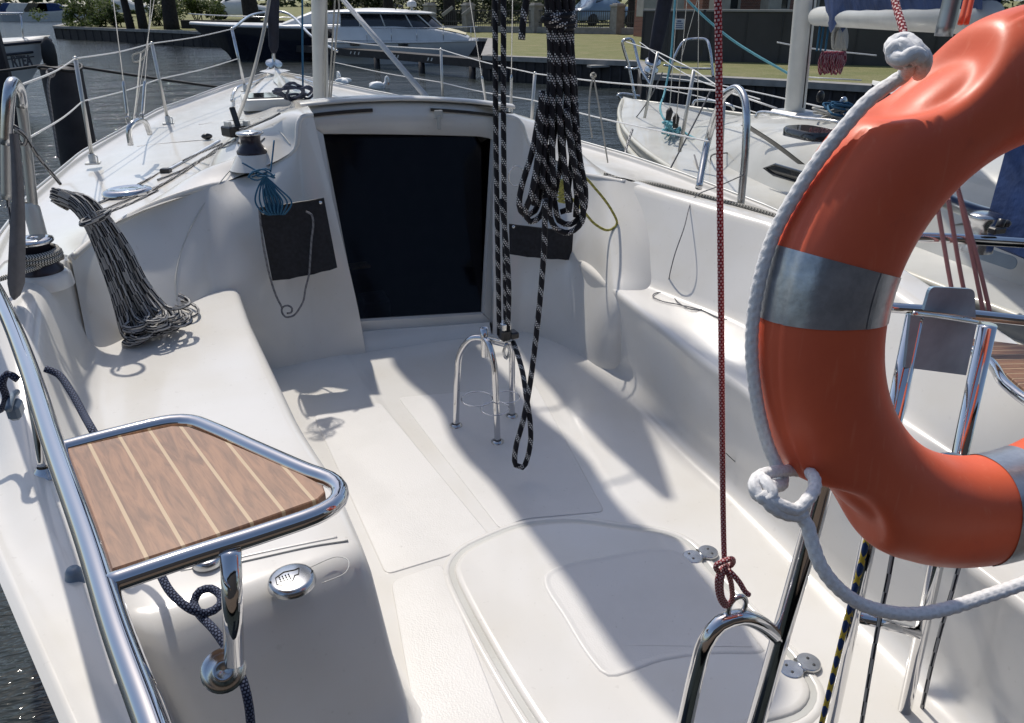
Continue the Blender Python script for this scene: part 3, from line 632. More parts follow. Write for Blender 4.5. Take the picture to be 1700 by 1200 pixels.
# ---- winches
def winch(name, c, r, h, drum='winch_black', top='chrome'):
    dr_ = place(name, MB().lathe([(r * 1.12, 0), (r * 1.12, h * .12), (r * .98, h * .2), (r * .92, h * .28), (r * .78, h * .38), (r * .72, h * .6), (r * .76, h * .78), (r * .98, h * .88)], c, n=36), drum, Y)
    t = place('winch_top', MB().lathe([(r * .98, h * .86), (r * 1.02, h * .9), (r * .98, h * .96), (r * .72, h), (r * .45, h * 1.01), (r * .3, h * .99), (r * .16, h * .99), (r * .15, h * .93), (0, h * .93)], c, n=36), top, dr_)
    return dr_
wc = at(70, 452, z=1.235); wc.x += .0; winch('sheet_winch', wc, .062, .125)
mb = MB().lathe([(.092, -.05), (.088, -.01), (.075, .004), (0, .005)], wc, n=30); place('winch_plinth', mb, 'gelcoat', Y)
wt = MB(); pts = []
for i in range(90):
    a = i / 89 * 2 * pi * 3.4; pts.append(wc + V((cos(a + .4) * .063, sin(a + .4) * .063, .036 + .048 * i / 89)))
wt.tube([at(-30, 470, Y=2.72), at(0, 463, Y=2.78)] + pts, .0085, 10, step=.008)
pts = []
for i in range(50): a = i / 49 * 2 * pi * 2; pts.append(wc + V((cos(a) * .071, sin(a) * .071, .045 + .03 * i / 49)))
wt.tube(pts, .0085, 10, step=.01)
tag(place('sheet_turns', wt, 'rope_zigzag'), 'black and white zigzag rope wrapped in turns around the chrome topped port winch', 'rope')
wc2 = on_deck(sf(420, 262), .022); winch('coachroof_winch', wc2, .062, .10, 'winch_black', 'steel_worn')
mb = MB().lathe([(.112, -.07), (.090, -.035), (.074, -.008), (.069, .001), (0, .002)], wc2, n=30); place('winch_plinth', mb, 'gelcoat', Y)
# ---- rope clutch and deck gear on the port coachroof
c = sf(397, 226, .0) + V((0, 0, .0)); cl = place('rope_clutch', MB().box(c + V((0, .06, .02)), (.14, .09, .05), .5, .006), 'black_plastic', Y)
mb = MB().box(c + V((-.005, .05, .085)), (.028, .014, .10), .5, .003, Matrix.Rotation(-.35, 3, 'X')); place('clutch_lever', mb, 'black_plastic', cl)
mb = MB();
for s in (-.045, .045): mb.box(c + V((s, .03, .055)), (.018, .05, .03), .5, .004)
place('clutch_cams', mb, 'alloy_pale', cl)
mb = MB(); bb_ = sf(345, 232, .025); mb.ball(bb_, .03, (1.3, .8, .7)); mb.lathe([(.0, .03), (.016, .03), (.018, 0)], bb_, (.3, -1, .3)); place('track_block', mb, 'black_plastic', Y)
tk = SF([(272, 287), (300, 272), (335, 252), (364, 235)], .006); mb = MB().tube(tk, .014, 8, flat=.6); place('genoa_track', mb, 'steel_dull', Y)
place('track_end', MB().box(sf(276, 286, .01), (.06, .05, .03), -.4, .006), 'black_plastic', Y)
ropething('halyard_tails', 'grey flecked lines led aft along the port coachroof past the genoa track to the clutch', 'rope_grey_fleck', [SF([(165, 353), (215, 332), (268, 308), (330, 270), (372, 243), (392, 234)], .007), SF([(245, 322), (300, 290), (352, 258), (398, 238)], .007), SF([(165, 338), (190, 328), (240, 302), (300, 270), (370, 240)], .006), SF([(395, 222), (420, 215), (440, 207), (455, 200), (470, 193)], .02), SF([(262, 300), (300, 285), (340, 262)], .006)], .0055)
# fore hatch and dorade ahead of the cabin
c = sf(462, 178) + V((0, .12, .03)); mb = MB().loops([p + c + V((0, .2, 0)) for p in rrect(.55, .5, .06)], [(0, -.06), (0, .02), (.01, .03), (.03, .03)]); fh = place('fore_hatch', mb, 'alloy_pale', Y)
place('hatch_glass', MB().loops([p + c + V((0, .2, 0)) for p in rrect(.46, .40, .05)], [(0, .02), (0, .036), (.01, .038)]), 'glass_dark', fh)
mb = MB(); mb.ball(at(430, 112 + 60, z=1.38), .03); 
# ---- toe rails with their scuppers
def toe(tabx, s):
    mb = MB(); pts = []
    for i in range(60): y = 2.9 + 6.4 * i / 59; pts.append(V((tab(tabx, y) + s * .02, y, tab(zdk, y) + .042)))
    return mb.tube(pts, .0075, 6, smooth_path=False)
place('toe_rail', toe(xeP, 1), 'alloy', Y); place('toe_rail', toe(xeS, -1), 'alloy', Y)
# ---- stanchions, lifelines, pulpit
def stanchion(base, top, r=.0125, mat='alloy'):
    mb = MB().tube([base, top], r, 10); mb.ball(top, r * 1.15, n=8); o = place('stanchion', mb, mat, Y)
    m2 = MB().lathe([(r * 1.7, 0), (r * 1.7, .06), (r * 1.05, .065)], base, n=14); m2.box(base + V((0, 0, .006)), (.09, .07, .012), 0, .003); m2.tube([base + V((.03, -.03, .0)), base + V((.035, -.035, .05)), base + V((.02, -.012, .06))], .005, 6)
    place('stanchion_base', m2, 'alloy_pale', o); return o
def tp(px, base): return at(*px, Y=base.y)
sb = [at(155, 272, z=1.13), at(280, 206, z=1.17), at(408, 152, z=1.29)]; st = [tp((125, 97), sb[0]), tp((252, 72), sb[1]), tp((385, 48), sb[2])]
for a, b in zip(sb, st): stanchion(a, b)
hl = [at(12, 330, Y=2.95), at(11, 240, Y=2.95), at(14, 170, Y=2.95), at(18, 142, Y=2.97), at(24, 137, Y=3.02), at(32, 150, Y=3.07), at(36, 175, Y=3.1), at(46, 260, Y=3.1), at(55, 345, Y=3.1)]
place('gate_hoop', MB().tube(hl, .0165, 14), 'alloy', Y); place('hoop_foot', MB().lathe([(.028, -.12), (.028, 0), (.018, .02)], at(52, 345, Y=3.1), n=16), 'alloy_pale', Y)
place('hoop_cap', MB().tube(hl[1:7], .0185, 14), 'steel_worn', Y)
mid = [a.lerp(b, .42) for a, b in zip(sb, st)]; mid[0] = tp((137, 168), sb[0]); mid[1] = tp((264, 131), sb[1]); mid[2] = tp((396, 97), sb[2])
mb = MB(); hk = at(30, 143, Y=3.05); hk2 = at(46, 230, Y=3.1)
for A in ([hk] + st, [hk2] + mid):
    for p, q in zip(A, A[1:]): mb.tube([p, p.lerp(q, .5) + V((0, 0, -.012)), q], .0042, 6)
place('lifeline', mb, 'white_paint', Y)
# pulpit
mb = MB(); bw = hy(9.35)
pl = [at(385, 167, z=1.27), at(388, 155, Y=8.0), at(394, 146, Y=8.1), at(420, 138, Y=8.6), at(452, 126, Y=9.3), at(470, 124, Y=9.4), at(500, 131, Y=8.9), at(535, 143, Y=8.2)]
mb.tube(pl, .014, 10); mb.tube([sb[2] + V((0, 0, .0)), st[2]], .013); mb.tube([st[2], at(430, 22, Y=9.2), at(470, 20, Y=9.3), at(520, 62, Y=8.4), at(560, 85, Y=7.8)], .013)
place('pulpit', mb, 'steel_worn', Y)
# starboard stanchions and lifelines
s1b = at(735, 178, z=1.17); s1b = V((s1b.x, s1b.y, 1.10)); s1t = at(732, 84, Y=s1b.y)
s2b = at(880, 236, z=1.08); s2t = at(888, 122, Y=s2b.y)
s1b = at(735, 170, Y=7.4); s1t = at(732, 82, Y=7.4)
stanchion(s1b + V((0, 0, -.12)), s1t); stanchion(s2b, s2t)
hb = [at(1160, 312, z=1.30), at(1176, 230, Y=3.2), at(1192, 180, Y=3.1), at(1205, 155, Y=3.0), at(1221, 146, Y=2.95), at(1234, 158, Y=2.88), at(1239, 185, Y=2.82), at(1238, 240, Y=2.78), at(1229, 345, Y=2.76)]
place('gate_hoop', MB().tube(hb, .0165, 14), 'steel_worn', Y)
mb = MB().lathe([(.035, 0), (.034, .008), (.02, .012)], at(1229, 347, Y=2.76), n=16); place('hoop_foot', mb, 'steel_worn', Y)
mb = MB(); hp = at(1215, 152, Y=3.0); hp2 = at(1178, 235, Y=3.15)
p0 = at(553, 60, Y=8.6)
for A in ([at(545, 66, Y=8.6), s1t, s2t, hp], [at(553, 103, Y=8.6), at(734, 137, Y=7.4), at(884, 166, Y=s2b.y), hp2]):
    for p, q in zip(A, A[1:]): mb.tube([p, p.lerp(q, .5) + V((0, 0, -.012)), q], .0042, 6)
place('lifeline', mb, 'white_paint', Y)
# ---- mast, boom with furled sail, forestay furler, shrouds
mast_b = at(528, 172, Y=6.1); mast_t = at(524, -60, Y=6.05); dirm = (mast_t - mast_b).normalized(); top = mast_b + dirm * 9
mb = MB(); g = []
for k, s in enumerate((0, 1)):
    c = (mast_b + V((0, 0, -.25))) if s == 0 else top
    g.append([c + V((cos(a) * .055, sin(a) * .085, 0)) for a in [2 * pi * j / 24 for j in range(24)]])
mb.grid(g, close_v=True); ms = place('mast', mb, 'alloy_pale', Y)
place('sail_groove', MB().tube([mast_b + V((.004, -.084, 0)), top + V((.004, -.084, 0))], .007, 6, smooth_path=False), 'rail_dark', ms)
mb = MB().box(mast_b + V((0, 0, -.02)), (.2, .24, .05), 0, .008); place('mast_step', mb, 'alloy', ms)
BZ = 2.62; ba = V((.62, 5.95, BZ - .03)); bb = V((.85, 2.50, BZ + .02))
bo = place('boom', MB().tube([ba, bb], .055, 20, smooth_path=False), 'alloy_pale', Y)
mb = MB(); pts = []; rs = []
for i in range(19):
    t = i / 18; pts.append(ba.lerp(bb, .02 + .95 * t) + V((0.012 * sin(t * 31) - .04, 0, .2 + .02 * sin(t * 17)))); rs.append(.18 + .05 * (1 - t) + .015 * sin(t * 23))
mb.tube(pts, rs, 20, step=.1); place('furled_sail', mb, 'navy_cloth', bo)
mb = MB(); mb.tube([V((1.10, 5.0, 2.78)), V((1.13, 4.6, 2.76)), V((1.16, 4.1, 2.74)), V((1.14, 3.7, 2.74)), V((1.10, 3.35, 2.75))], [.03, .10, .135, .10, .02], 14, step=.08); place('shadow_roll', mb, 'navy_cloth', bo)  # unseen second roll, added to widen the shadow on the sole
for yy in (4.8, 4.2, 3.6): place('sail_tie', MB().tube([V((.8, yy, 2.86)), V((1.0, yy, 2.9)), V((1.14, yy, 2.8))], .008, 6), 'white_paint', bo)
# furled headsail and drum
fb = at(455, 128, Y=9.25); ft = at(453, -30, Y=8.75); d_ = (ft - fb).normalized()
ftt = fb + d_ * 8
place('forestay', MB().tube([fb, ftt], .008, 8), 'steel_worn', Y)
place('furled_headsail', MB().tube([fb + d_ * .30, fb + d_ * .36, fb + d_ * .6, fb + d_ * 1.4, fb + d_ * 4, fb + d_ * 7.5], [.03, .05, .055, .07, .075, .04], 14), 'dark_cloth', Y)
fu = place('furler_drum', MB().lathe([(.02, .0), (.075, .008), (.08, .02), (.03, .028), (.028, .085), (.085, .095), (.088, .105), (.02, .115), (.018, .25)], fb + d_ * .06, d_, 28), 'steel_worn', Y)
place('furling_turns', MB().lathe([(.03, .03), (.052, .035), (.055, .06), (.05, .082), (.03, .085)], fb + d_ * .06, d_, 20), 'black_plastic', fu)
# chainplate bar and shrouds
u = [at(215, 238, z=1.10), at(216, 212, Y=5.35), at(222, 203, Y=5.4), at(236, 199, Y=5.6), at(243, 205, Y=5.7), at(249, 222, z=1.12)]
u = [at(217, 241, Y=5.35), at(214, 214, Y=5.35), at(220, 205, Y=5.38), at(236, 200, Y=5.55), at(243, 206, Y=5.6), at(249, 223, Y=5.62)]
place('chainplate_bar', MB().tube(u, .017, 12), 'steel_worn', Y)
def shroud(pxa, ya, pxb, yb, r=.0035, tb=True):
    a, b = at(*pxa, Y=ya), at(*pxb, Y=yb); d = (b - a).normalized(); o = place('shroud', MB().tube([a, a + d * 9], r, 6), 'steel_worn', Y)
    if tb:
        m = MB().tube([a + d * .03, a + d * .05, a + d * .22, a + d * .24], [.004, .010, .010, .004], 10); m.tube([a + V((-.012, 0, .02)), a + V((0, 0, -.015)), a + V((.012, 0, .02)), a + V((0, 0, .035))], .005, 6, closed=True); place('turnbuckle', m, 'steel_worn', o)
shroud((213, 203), 5.38, (189, 10), 5.5); shroud((236, 198), 5.55, (250, 0), 5.7); shroud((222, 203), 5.45, (244, 70), 5.62, .003, False)
shroud((808, 178), 6.1, (780, 0), 6.1); shroud((848, 185), 5.2, (851, 0), 5.2, .003)
mb = MB(); a = at(708, 161, Y=4.4); b = at(570, 0, Y=5.9); mb.tube([a, b, b + (b - a).normalized() * .6], .017, 10, smooth_path=False); place('boom_vang', mb, 'white_paint', Y)
b = MB()
for (xa, ya, yy), (xb, yb, y2) in ((((540, 160), 0, 6.0), ((556, 0), 0, 6.1)),) if False else (): pass
mb = MB()
for px0, px1 in (((540, 165), (541, 0)), ((546, 165), (556, 0)), ((549, 165), (563, 10))): mb.tube([at(*px0, Y=5.95), at(*px1, Y=6.0), at(*px1, Y=6.0) + V((0, 0, 2.5))], .006, 8, smooth_path=False)
tag(place('mast_halyards', mb, 'rope_pale'), 'pale halyards running up close behind the grey mast', 'rope')
ropething('halyard_line', 'loose pale rope curving up from the port deck beside the furled headsail', 'rope_pale', [[at(383, 222, z=1.45), at(395, 195, Y=4.9), at(410, 155, Y=5.2), at(425, 105, Y=5.4), at(437, 55, Y=5.5), at(448, -8, Y=5.6), at(455, -60, Y=5.7)]], .011)
ropething('blue_halyard', 'thin dark blue rope hanging left of the mast', 'rope_blue', [[at(503, 150, Y=7), at(502, 60, Y=7), at(502, -40, Y=7)]], .008)
pts = []
random.seed(9)
for i in range(46): a = i * .75; pts.append(at(480 + random.uniform(14, 36) * cos(a) + i * .35, 152 + random.uniform(4, 16) * sin(a), Y=6.75 + .2 * sin(a)))
ropething('coiled_dock_line', 'tangled black coil of line on the foredeck between furler and mast', 'rope_navy', [pts], .010)
# ---- port pushpit: rails, feet and the teak seat
rl = [at(x, y, z=q) for x, y, q in [(-60, 398, 1.40), (-10, 478, 1.385), (18, 535, 1.375), (45, 604, 1.365), (90, 740, 1.355), (148, 900, 1.35), (196, 1050, 1.345), (252, 1200, 1.34), (290, 1310, 1.335)]]
pp = place('pushpit_rail', MB().tube(rl, .0195, 22), 'chrome', Y)
f1 = at(78, 787, z=1.00); place('pushpit_leg', MB().tube([at(24, 545, z=1.36), at(42, 600, Y=2.02), at(62, 690, Y=1.97), f1 + V((0, 0, .02))], .0165, 20), 'chrome', Y)
place('rail_foot', MB().lathe([(.040, -.01), (.040, .004), (.030, .008), (.024, .018), (.018, .024)], f1, n=28), 'steel_worn', Y)
sz = 1.35
fr_ = [at(92, 748, z=sz), at(200, 720, z=sz), at(285, 701, z=sz), at(318, 701, z=sz), at(352, 713, z=sz), at(430, 748, z=sz), at(515, 785, z=sz), at(548, 797, z=sz), at(563, 812, z=sz), at(560, 832, z=sz), at(535, 850, z=sz), at(440, 884, z=sz), at(320, 922, z=sz), at(172, 972, z=sz)]
sf_ = place('seat_frame', MB().tube(fr_, .0155, 18), 'chrome', Y)
so = [(100, 749), (200, 726), (286, 708), (314, 709), (348, 722), (430, 757), (505, 790), (536, 806), (540, 818), (528, 830), (430, 865), (320, 903), (176, 950)]
sp = P(so, z=sz + .004); ar = sum((sp[i - 1].x * sp[i].y - sp[i].x * sp[i - 1].y) for i in range(len(sp))); sp = sp if ar > 0 else sp[::-1]
mb = MB().loops(sp, [(0, -.012), (0, .0), (.002, .002)], smooth=False); st_ = place('seat_board', mb, 'teak', sf_)
uvl = st_.data.uv_layers[0]; ud = (at(190, 722, z=sz) - at(296, 905, z=sz)); ud = (at(240, 716, z=sz) - at(354, 892, z=sz)).normalized(); vd = V((-ud.y, ud.x, 0)); o0 = at(134, 742, z=sz); org = V(Y['_o'])
for l in st_.data.loops: p = st_.data.vertices[l.vertex_index].co + org - o0; uvl.data[l.index].uv = (-p.dot(vd) + .040, p.dot(ud))
pb = at(383, 915, z=sz); base = at(389, 1098, Y=pb.y + .0)
place('seat_post', MB().tube([pb, base], .0155, 18), 'chrome', sf_)
place('post_flange', MB().lathe([(.036, 0), (.036, .003), (.028, .006), (.018, .012), (.017, .016), (.012, .016), (.0, .008)], at(371, 1113, Y=base.y + .03), (.1, -.75, .65), 28), 'steel_worn', sf_)
# grey strap hanging from the port hoop
g = []
for i, (xa, xb, yy) in enumerate([(15, 30, 222), (18, 34, 260), (20, 40, 320), (16, 42, 380), (13, 42, 440), (12, 41, 470), (16, 34, 490), (22, 25, 498)]): g.append([at(xa, yy, Y=2.72), at((xa + xb) / 2, yy, Y=2.70), at(xb, yy, Y=2.72)])
mb = MB().grid(g); g2_ = [[p + V((0, .006, 0)) for p in r] for r in g]; mb.grid(g2_, flip=True); tag(place('strap', mb, 'strap_grey'), 'wide flat grey webbing strap hanging from the port hoop in front of the winch', 'strap')

# ---- starboard pushpit, boarding ladder, outboard bracket
def tube_part(name, pts, r, mat='chrome', parent=Y, n=20, sp=True): return place(name, MB().tube(pts, r, n, smooth_path=sp), mat, parent)
YS = .85
tube_part('stern_gate', [at(1112, 1330, Y=YS), at(1142, 1180, Y=YS), at(1158, 1110, Y=YS), at(1172, 1065, Y=YS), at(1195, 1035, Y=YS), at(1228, 1024, Y=YS), at(1258, 1032, Y=YS), at(1292, 1058, Y=YS)], .0150)
e = at(1222, 1016, Y=YS); eye = MB(); eye.tube([e + V((-.016, 0, -.004)), e + V((-.018, 0, .018)), e + V((-.008, 0, .034)), e + V((.008, 0, .034)), e + V((.018, 0, .018)), e + V((.016, 0, -.004))], .005, 8); place('shackle', eye, 'steel_worn', Y)
tube_part('pushpit_leg', [at(1470, 510, Y=1.36), at(1436, 535, Y=1.15), at(1405, 610, Y=.92), at(1390, 700, Y=.86), at(1352, 858, Y=YS), at(1298, 1050, Y=YS), at(1244, 1240, Y=YS), at(1215, 1340, Y=YS)], .0175)
pr1 = [at(1395, 690, Y=YS), at(1440, 560, Y=1.2), at(1490, 430, Y=1.5), at(1530, 398, Y=1.7), at(1600, 396, Y=1.72), at(1700, 404, Y=1.72), at(1800, 412, Y=1.72)]
tube_part('pushpit_rail', [at(1400, 398, Y=1.85), at(1520, 394, Y=1.8), at(1600, 397, Y=1.75), at(1700, 403, Y=1.7), at(1820, 412, Y=1.6)], .0165)
tube_part('pushpit_rail', [at(1350, 500, Y=1.5), at(1475, 510, Y=1.35), at(1560, 517, Y=1.3), at(1700, 532, Y=1.22), at(1800, 545, Y=1.2)], .013)
mb = MB(); cf = at(1655, 382, Y=1.72); mb.box(cf, (.05, .03, .022), 0, .004); mb.tube([cf + V((.005, 0, .0)), cf + V((.012, 0, .035))], .012, 12); mb.ball(cf + V((.035, 0, .018)), .013); place('lamp_fitting', mb, 'black_plastic', Y)
# ladder
L1 = [at(1522, 520, Y=0.930), at(1490, 690, Y=0.930), at(1378, 1200, Y=0.930), at(1350, 1330, Y=0.930)]; L2 = [at(1636, 540, Y=0.930), at(1592, 740, Y=0.930), at(1500, 1170, Y=0.930), at(1465, 1330, Y=0.930)]
L1 = [at(1520, 522, Y=0.930), at(1378, 1210, Y=0.930) + V((0, 0, -.05))]; L2 = [at(1640, 540, Y=0.930), at(1497, 1210, Y=0.930) + V((0, 0, -.05))]
lad = tube_part('boarding_ladder', L1, .0155, sp=False); place('ladder_rail', MB().tube(L2, .0155, 20, smooth_path=False), 'chrome', lad)
def onl(L, y):
    a, b = L; t = 0
    for k in range(200):
        t = k / 199; p = a.lerp(b, t); d = p - C0; py = 600 - F_PX * d.dot(UP) / d.dot(FW)
        if py >= y: return p
    return b
for y in (1022, 1330): place('rung', MB().tube([onl(L1, y), onl(L2, y + 28)], .0125, 16, smooth_path=False), 'chrome', lad)
# bracket plate between the ladder tops
q = [at(1512, 522, Y=0.915), at(1622, 538, Y=0.915), at(1604, 623, Y=0.915), at(1503, 610, Y=0.915)]
mb = MB(); f_ = [p + V((0, .006, 0)) for p in q]; mb.grid([q, f_], close_v=True, smooth=False); mb.add(q, [[3, 2, 1, 0]], None, False); mb.add(f_, [[0, 1, 2, 3]], None, False); br = place('motor_bracket', mb, 'galvanised', Y)
q = fillet([at(x, y, Y=0.940) for x, y in [(1580, 521), (1534, 515), (1545, 476), (1618, 480), (1620, 528), (1580, 521)]], [0, .002, .012, .012, .002, 0], 4)[:-1]
mb = MB(); f_ = [p + V((0, .006, 0)) for p in q]; mb.grid([q, f_], close_v=True, smooth=False); mb.add(q, [list(range(len(q)))], None, False); place('bracket_tab', mb, 'galvanised', br)
wl = MB().tube([at(1512, 522, Y=0.910) + V((0, -.004, .004)), at(1565, 526, Y=0.910), at(1622, 538, Y=0.910) + V((0, -.004, .004))], .004, 8); place('weld', wl, 'steel_worn', br)
tube_part('pushpit_leg', [at(1676, 965, Y=0.960), at(1655, 1240, Y=0.960)], .0165, sp=False); tube_part('brace', [at(1660, 1168, Y=0.950), at(1712, 1225, Y=0.950)], .008, sp=False)
mb = MB(); mb.tube([at(1560 + 27 * cos(a) + 15, 768 + 14 * sin(a), Y=0.890) for a in [2 * pi * k / 16 for k in range(16)]], .0045, 8, closed=True); place('ring_fitting', mb, 'steel_worn', Y)
mb = MB(); mb.tube([at(1660 + 45 * cos(a), 995 + 45 * sin(a), Y=0.980) for a in [pi + pi * k / 12 for k in range(13)]], .009, 12); place('rail_bend', mb, 'steel_worn', Y)
# starboard teak seat
sz2 = 1.30; so2 = [(1590, 560), (1700, 573), (1800, 585), (1800, 700), (1722, 665), (1660, 612)]
sp2 = P(so2, z=sz2); ar = sum((sp2[i - 1].x * sp2[i].y - sp2[i].x * sp2[i - 1].y) for i in range(len(sp2))); sp2 = sp2 if ar > 0 else sp2[::-1]
sfr = tube_part('seat_frame', [at(1560, 556, z=sz2), at(1640, 598, z=sz2), at(1668, 636, z=sz2), at(1715, 672, z=sz2), at(1800, 715, z=sz2)], .0125)
sb2 = place('seat_board', MB().loops(sp2, [(0, -.012), (0, 0), (.002, .002)], smooth=False), 'teak', sfr)
uvl = sb2.data.uv_layers[0]
for l in sb2.data.loops: p = sb2.data.vertices[l.vertex_index].co; uvl.data[l.index].uv = ((p.y * .95 + p.x * .3) * 2.0, p.x)
# ---- mainsheet bridge: three bent legs, cup rings
gz = .508; F1, F2, F3 = at(757, 706, z=gz), at(826, 733, z=gz), at(850, 690, z=gz); ap = V((.848, 2.60, .93))
def leg(f, s): return [f, f + V((0, 0, .24)) + (ap - f) * .10 * V((1, 1, 0)).length * 0 + (V((ap.x, ap.y, 0)) - V((f.x, f.y, 0))) * .12, f + V((0, 0, .33)) + (V((ap.x, ap.y, 0)) - V((f.x, f.y, 0))) * .22, f + V((0, 0, .40)) + (V((ap.x, ap.y, 0)) - V((f.x, f.y, 0))) * .62, ap]
gtop = at(803, 562, Y=2.58); ap = gtop
br2 = place('sheet_bridge', MB().tube(leg(F1, 0)[:-1] + [ap] + leg(F2, 0)[:-1][::-1], .0125, 16), 'chrome', Y)
ap2 = at(843, 572, Y=2.62)
place('bridge_leg', MB().tube([ap, ap2, F3 + V((0, 0, .33)) , F3 + V((0, 0, .24)), F3], .0125, 16), 'chrome', br2)
mb = MB()
for f in (F1, F2, F3): mb.lathe([(.026, 0), (.026, .006), (.016, .012)], f + V((0, 0, -.004)), n=20)
place('bridge_feet', mb, 'steel_worn', br2)
place('bridge_socket', MB().lathe([(.014, -.075), (.014, -.03), (.015, .0), (.016, .045), (.011, .045), (.011, .02)], ap + V((.002, 0, .0)), n=20), 'chrome', br2)
def ring(c, r, rr=.0025): return MB().tube([c + V((r * cos(a), r * sin(a), 0)) for a in [2 * pi * k / 24 for k in range(24)]], rr, 6, closed=True)
rc = [at(792, 662, z=.66), at(842, 659, z=.66), at(822, 678, z=.66)]
m2 = MB()
for c, r in zip(rc, (.062, .05, .055)): q = ring(c, r); m2.add(q.v, q.f)
place('cup_rings', m2, 'chrome', br2)
# swivel block with cam on the bridge
bc = at(838, 566, Y=2.56); mb = MB(); mb.box(bc + V((-.004, -.01, .035)), (.042, .05, .05), .1, .008); mb.box(bc + V((.03, -.01, .028)), (.035, .045, .028), .1, .005)
blk = place('sheet_block', mb, 'black_plastic', Y); mb = MB(); place('block_cheek', MB().box(bc + V((-.004, -.012, .07)), (.038, .046, .03), .1, .004), 'steel_worn', blk); mb.tube([bc + V((0, -.02, .0)), bc + V((-.012, -.02, -.04)), bc + V((0, -.02, -.065)), bc + V((.012, -.02, -.04)), bc + V((0, -.02, .0))], .006, 8); place('shackle', mb, 'steel_worn', blk)

# ================================================================== ROPES ABOARD
mt = V((.87, 2.66, BZ - .06))
ms_lines = [[at(829, 556, Y=2.56), at(826, 400, Y=2.58), at(823, 200, Y=2.60), at(822, -15, Y=2.62), at(822, -90, Y=2.62)], [at(840, 552, Y=2.54), at(838, 400, Y=2.56), at(836, 200, Y=2.58), at(836, -15, Y=2.60), at(836, -90, Y=2.60)]]
ropething('mainsheet', 'two parallel black and white ropes rising from the chrome bridge out of the picture', 'rope_black_white', ms_lines, .0095, n=12, step=.03)
bot = [at(834, 545, Y=2.545), at(842, 480, Y=2.55), at(843, 420, Y=2.555), at(840, 380, Y=2.56)]
ropething('mainsheet_fall', 'short lower part of black flecked rope doubling the mainsheet above its block', 'rope_black_white', [[at(843, 548, Y=2.53), at(845, 480, Y=2.535), at(840, 400, Y=2.55), at(832, 330, Y=2.57)]], .0095, n=12, step=.03)
bar = MB(); random.seed(3)
def bxy(px, py, dy=0): return at(px, py, Y=2.30 + dy)
hank = []
n_s = 11
for i in range(n_s):
    a = 2 * pi * i / n_s; dx, dy = cos(a), sin(a) * .022
    cx = lambda y: tab([(-60, 925), (20, 930), (60, 930), (120, 934), (200, 930), (250, 930), (330, 925)], y); wd = lambda y: tab([(-60, 16), (20, 22), (50, 17), (120, 19), (200, 26), (260, 33), (340, 40)], y)
    y_end = 330 + random.uniform(-20, 30); tw = lambda y: a + y * .0035
    hank.append([bxy(cx(y) + wd(y) * cos(tw(y)), y, .024 * sin(tw(y)) * (1 if y < 200 else 1.2)) for y in (-60, 0, 40, 80, 140, 200, 260, y_end)])
loops = [
 [bxy(900, 150, -.03), bxy(893, 260, -.03), bxy(880, 330, -.02), bxy(872, 350, 0), bxy(880, 368, .0), bxy(898, 358, 0), bxy(908, 320, -.01), bxy(912, 240, 0)],
 [bxy(898, 170, -.02), bxy(884, 250, -.01), bxy(866, 310, 0), bxy(862, 340, 0), bxy(870, 356, .01), bxy(888, 350, .02), bxy(900, 300, .02)],
 [bxy(940, 180, -.035), bxy(950, 260, -.035), bxy(966, 330, -.02), bxy(966, 368, -.01), bxy(945, 386, 0), bxy(922, 378, 0), bxy(912, 350, 0), bxy(920, 300, .01)],
 [bxy(955, 170, -.01), bxy(962, 260, -.01), bxy(972, 320, 0), bxy(968, 352, .01), bxy(948, 372, .02), bxy(928, 366, .02), bxy(920, 330, .03)],
 [bxy(930, 190, .0), bxy(932, 260, .02), bxy(944, 320, .02), bxy(946, 345, .02), bxy(930, 352, .03)]]
tail = [bxy(905, 330, -.04), bxy(904, 400, -.03), bxy(899, 470, -.03), bxy(891, 550, -.04), bxy(878, 650, -.06), bxy(868, 700, -.08), bxy(856, 745, -.10), bxy(856, 772, -.11), bxy(868, 776, -.11), bxy(880, 740, -.10), bxy(880, 700, -.08), bxy(874, 660, -.05), bxy(868, 620, .05), bxy(860, 590, .15), bxy(852, 568, .24)]
wrap = []
for i in range(60): a = i / 59 * 2 * pi * 3.2; wrap.append(bxy(929 + 24 * cos(a) + 3 * sin(a * .5), 22 + 22 * i / 59 + 3 * sin(a), -.030 * sin(a)))
o = ropething('mainsheet_coil', 'thick hanging coil of black and white flecked rope with its tail reaching the cockpit floor', 'rope_black_white', hank + loops + [tail, wrap], .0098, n=10, step=.022)
ropething('rope_end', 'short cut end of black flecked rope hanging beside the neck of the big coil', 'rope_black_white', [[at(884, -60, Y=2.3), at(874, 0, Y=2.3), at(868, 40, Y=2.3), at(866, 66, Y=2.3)]], .0105, n=12)
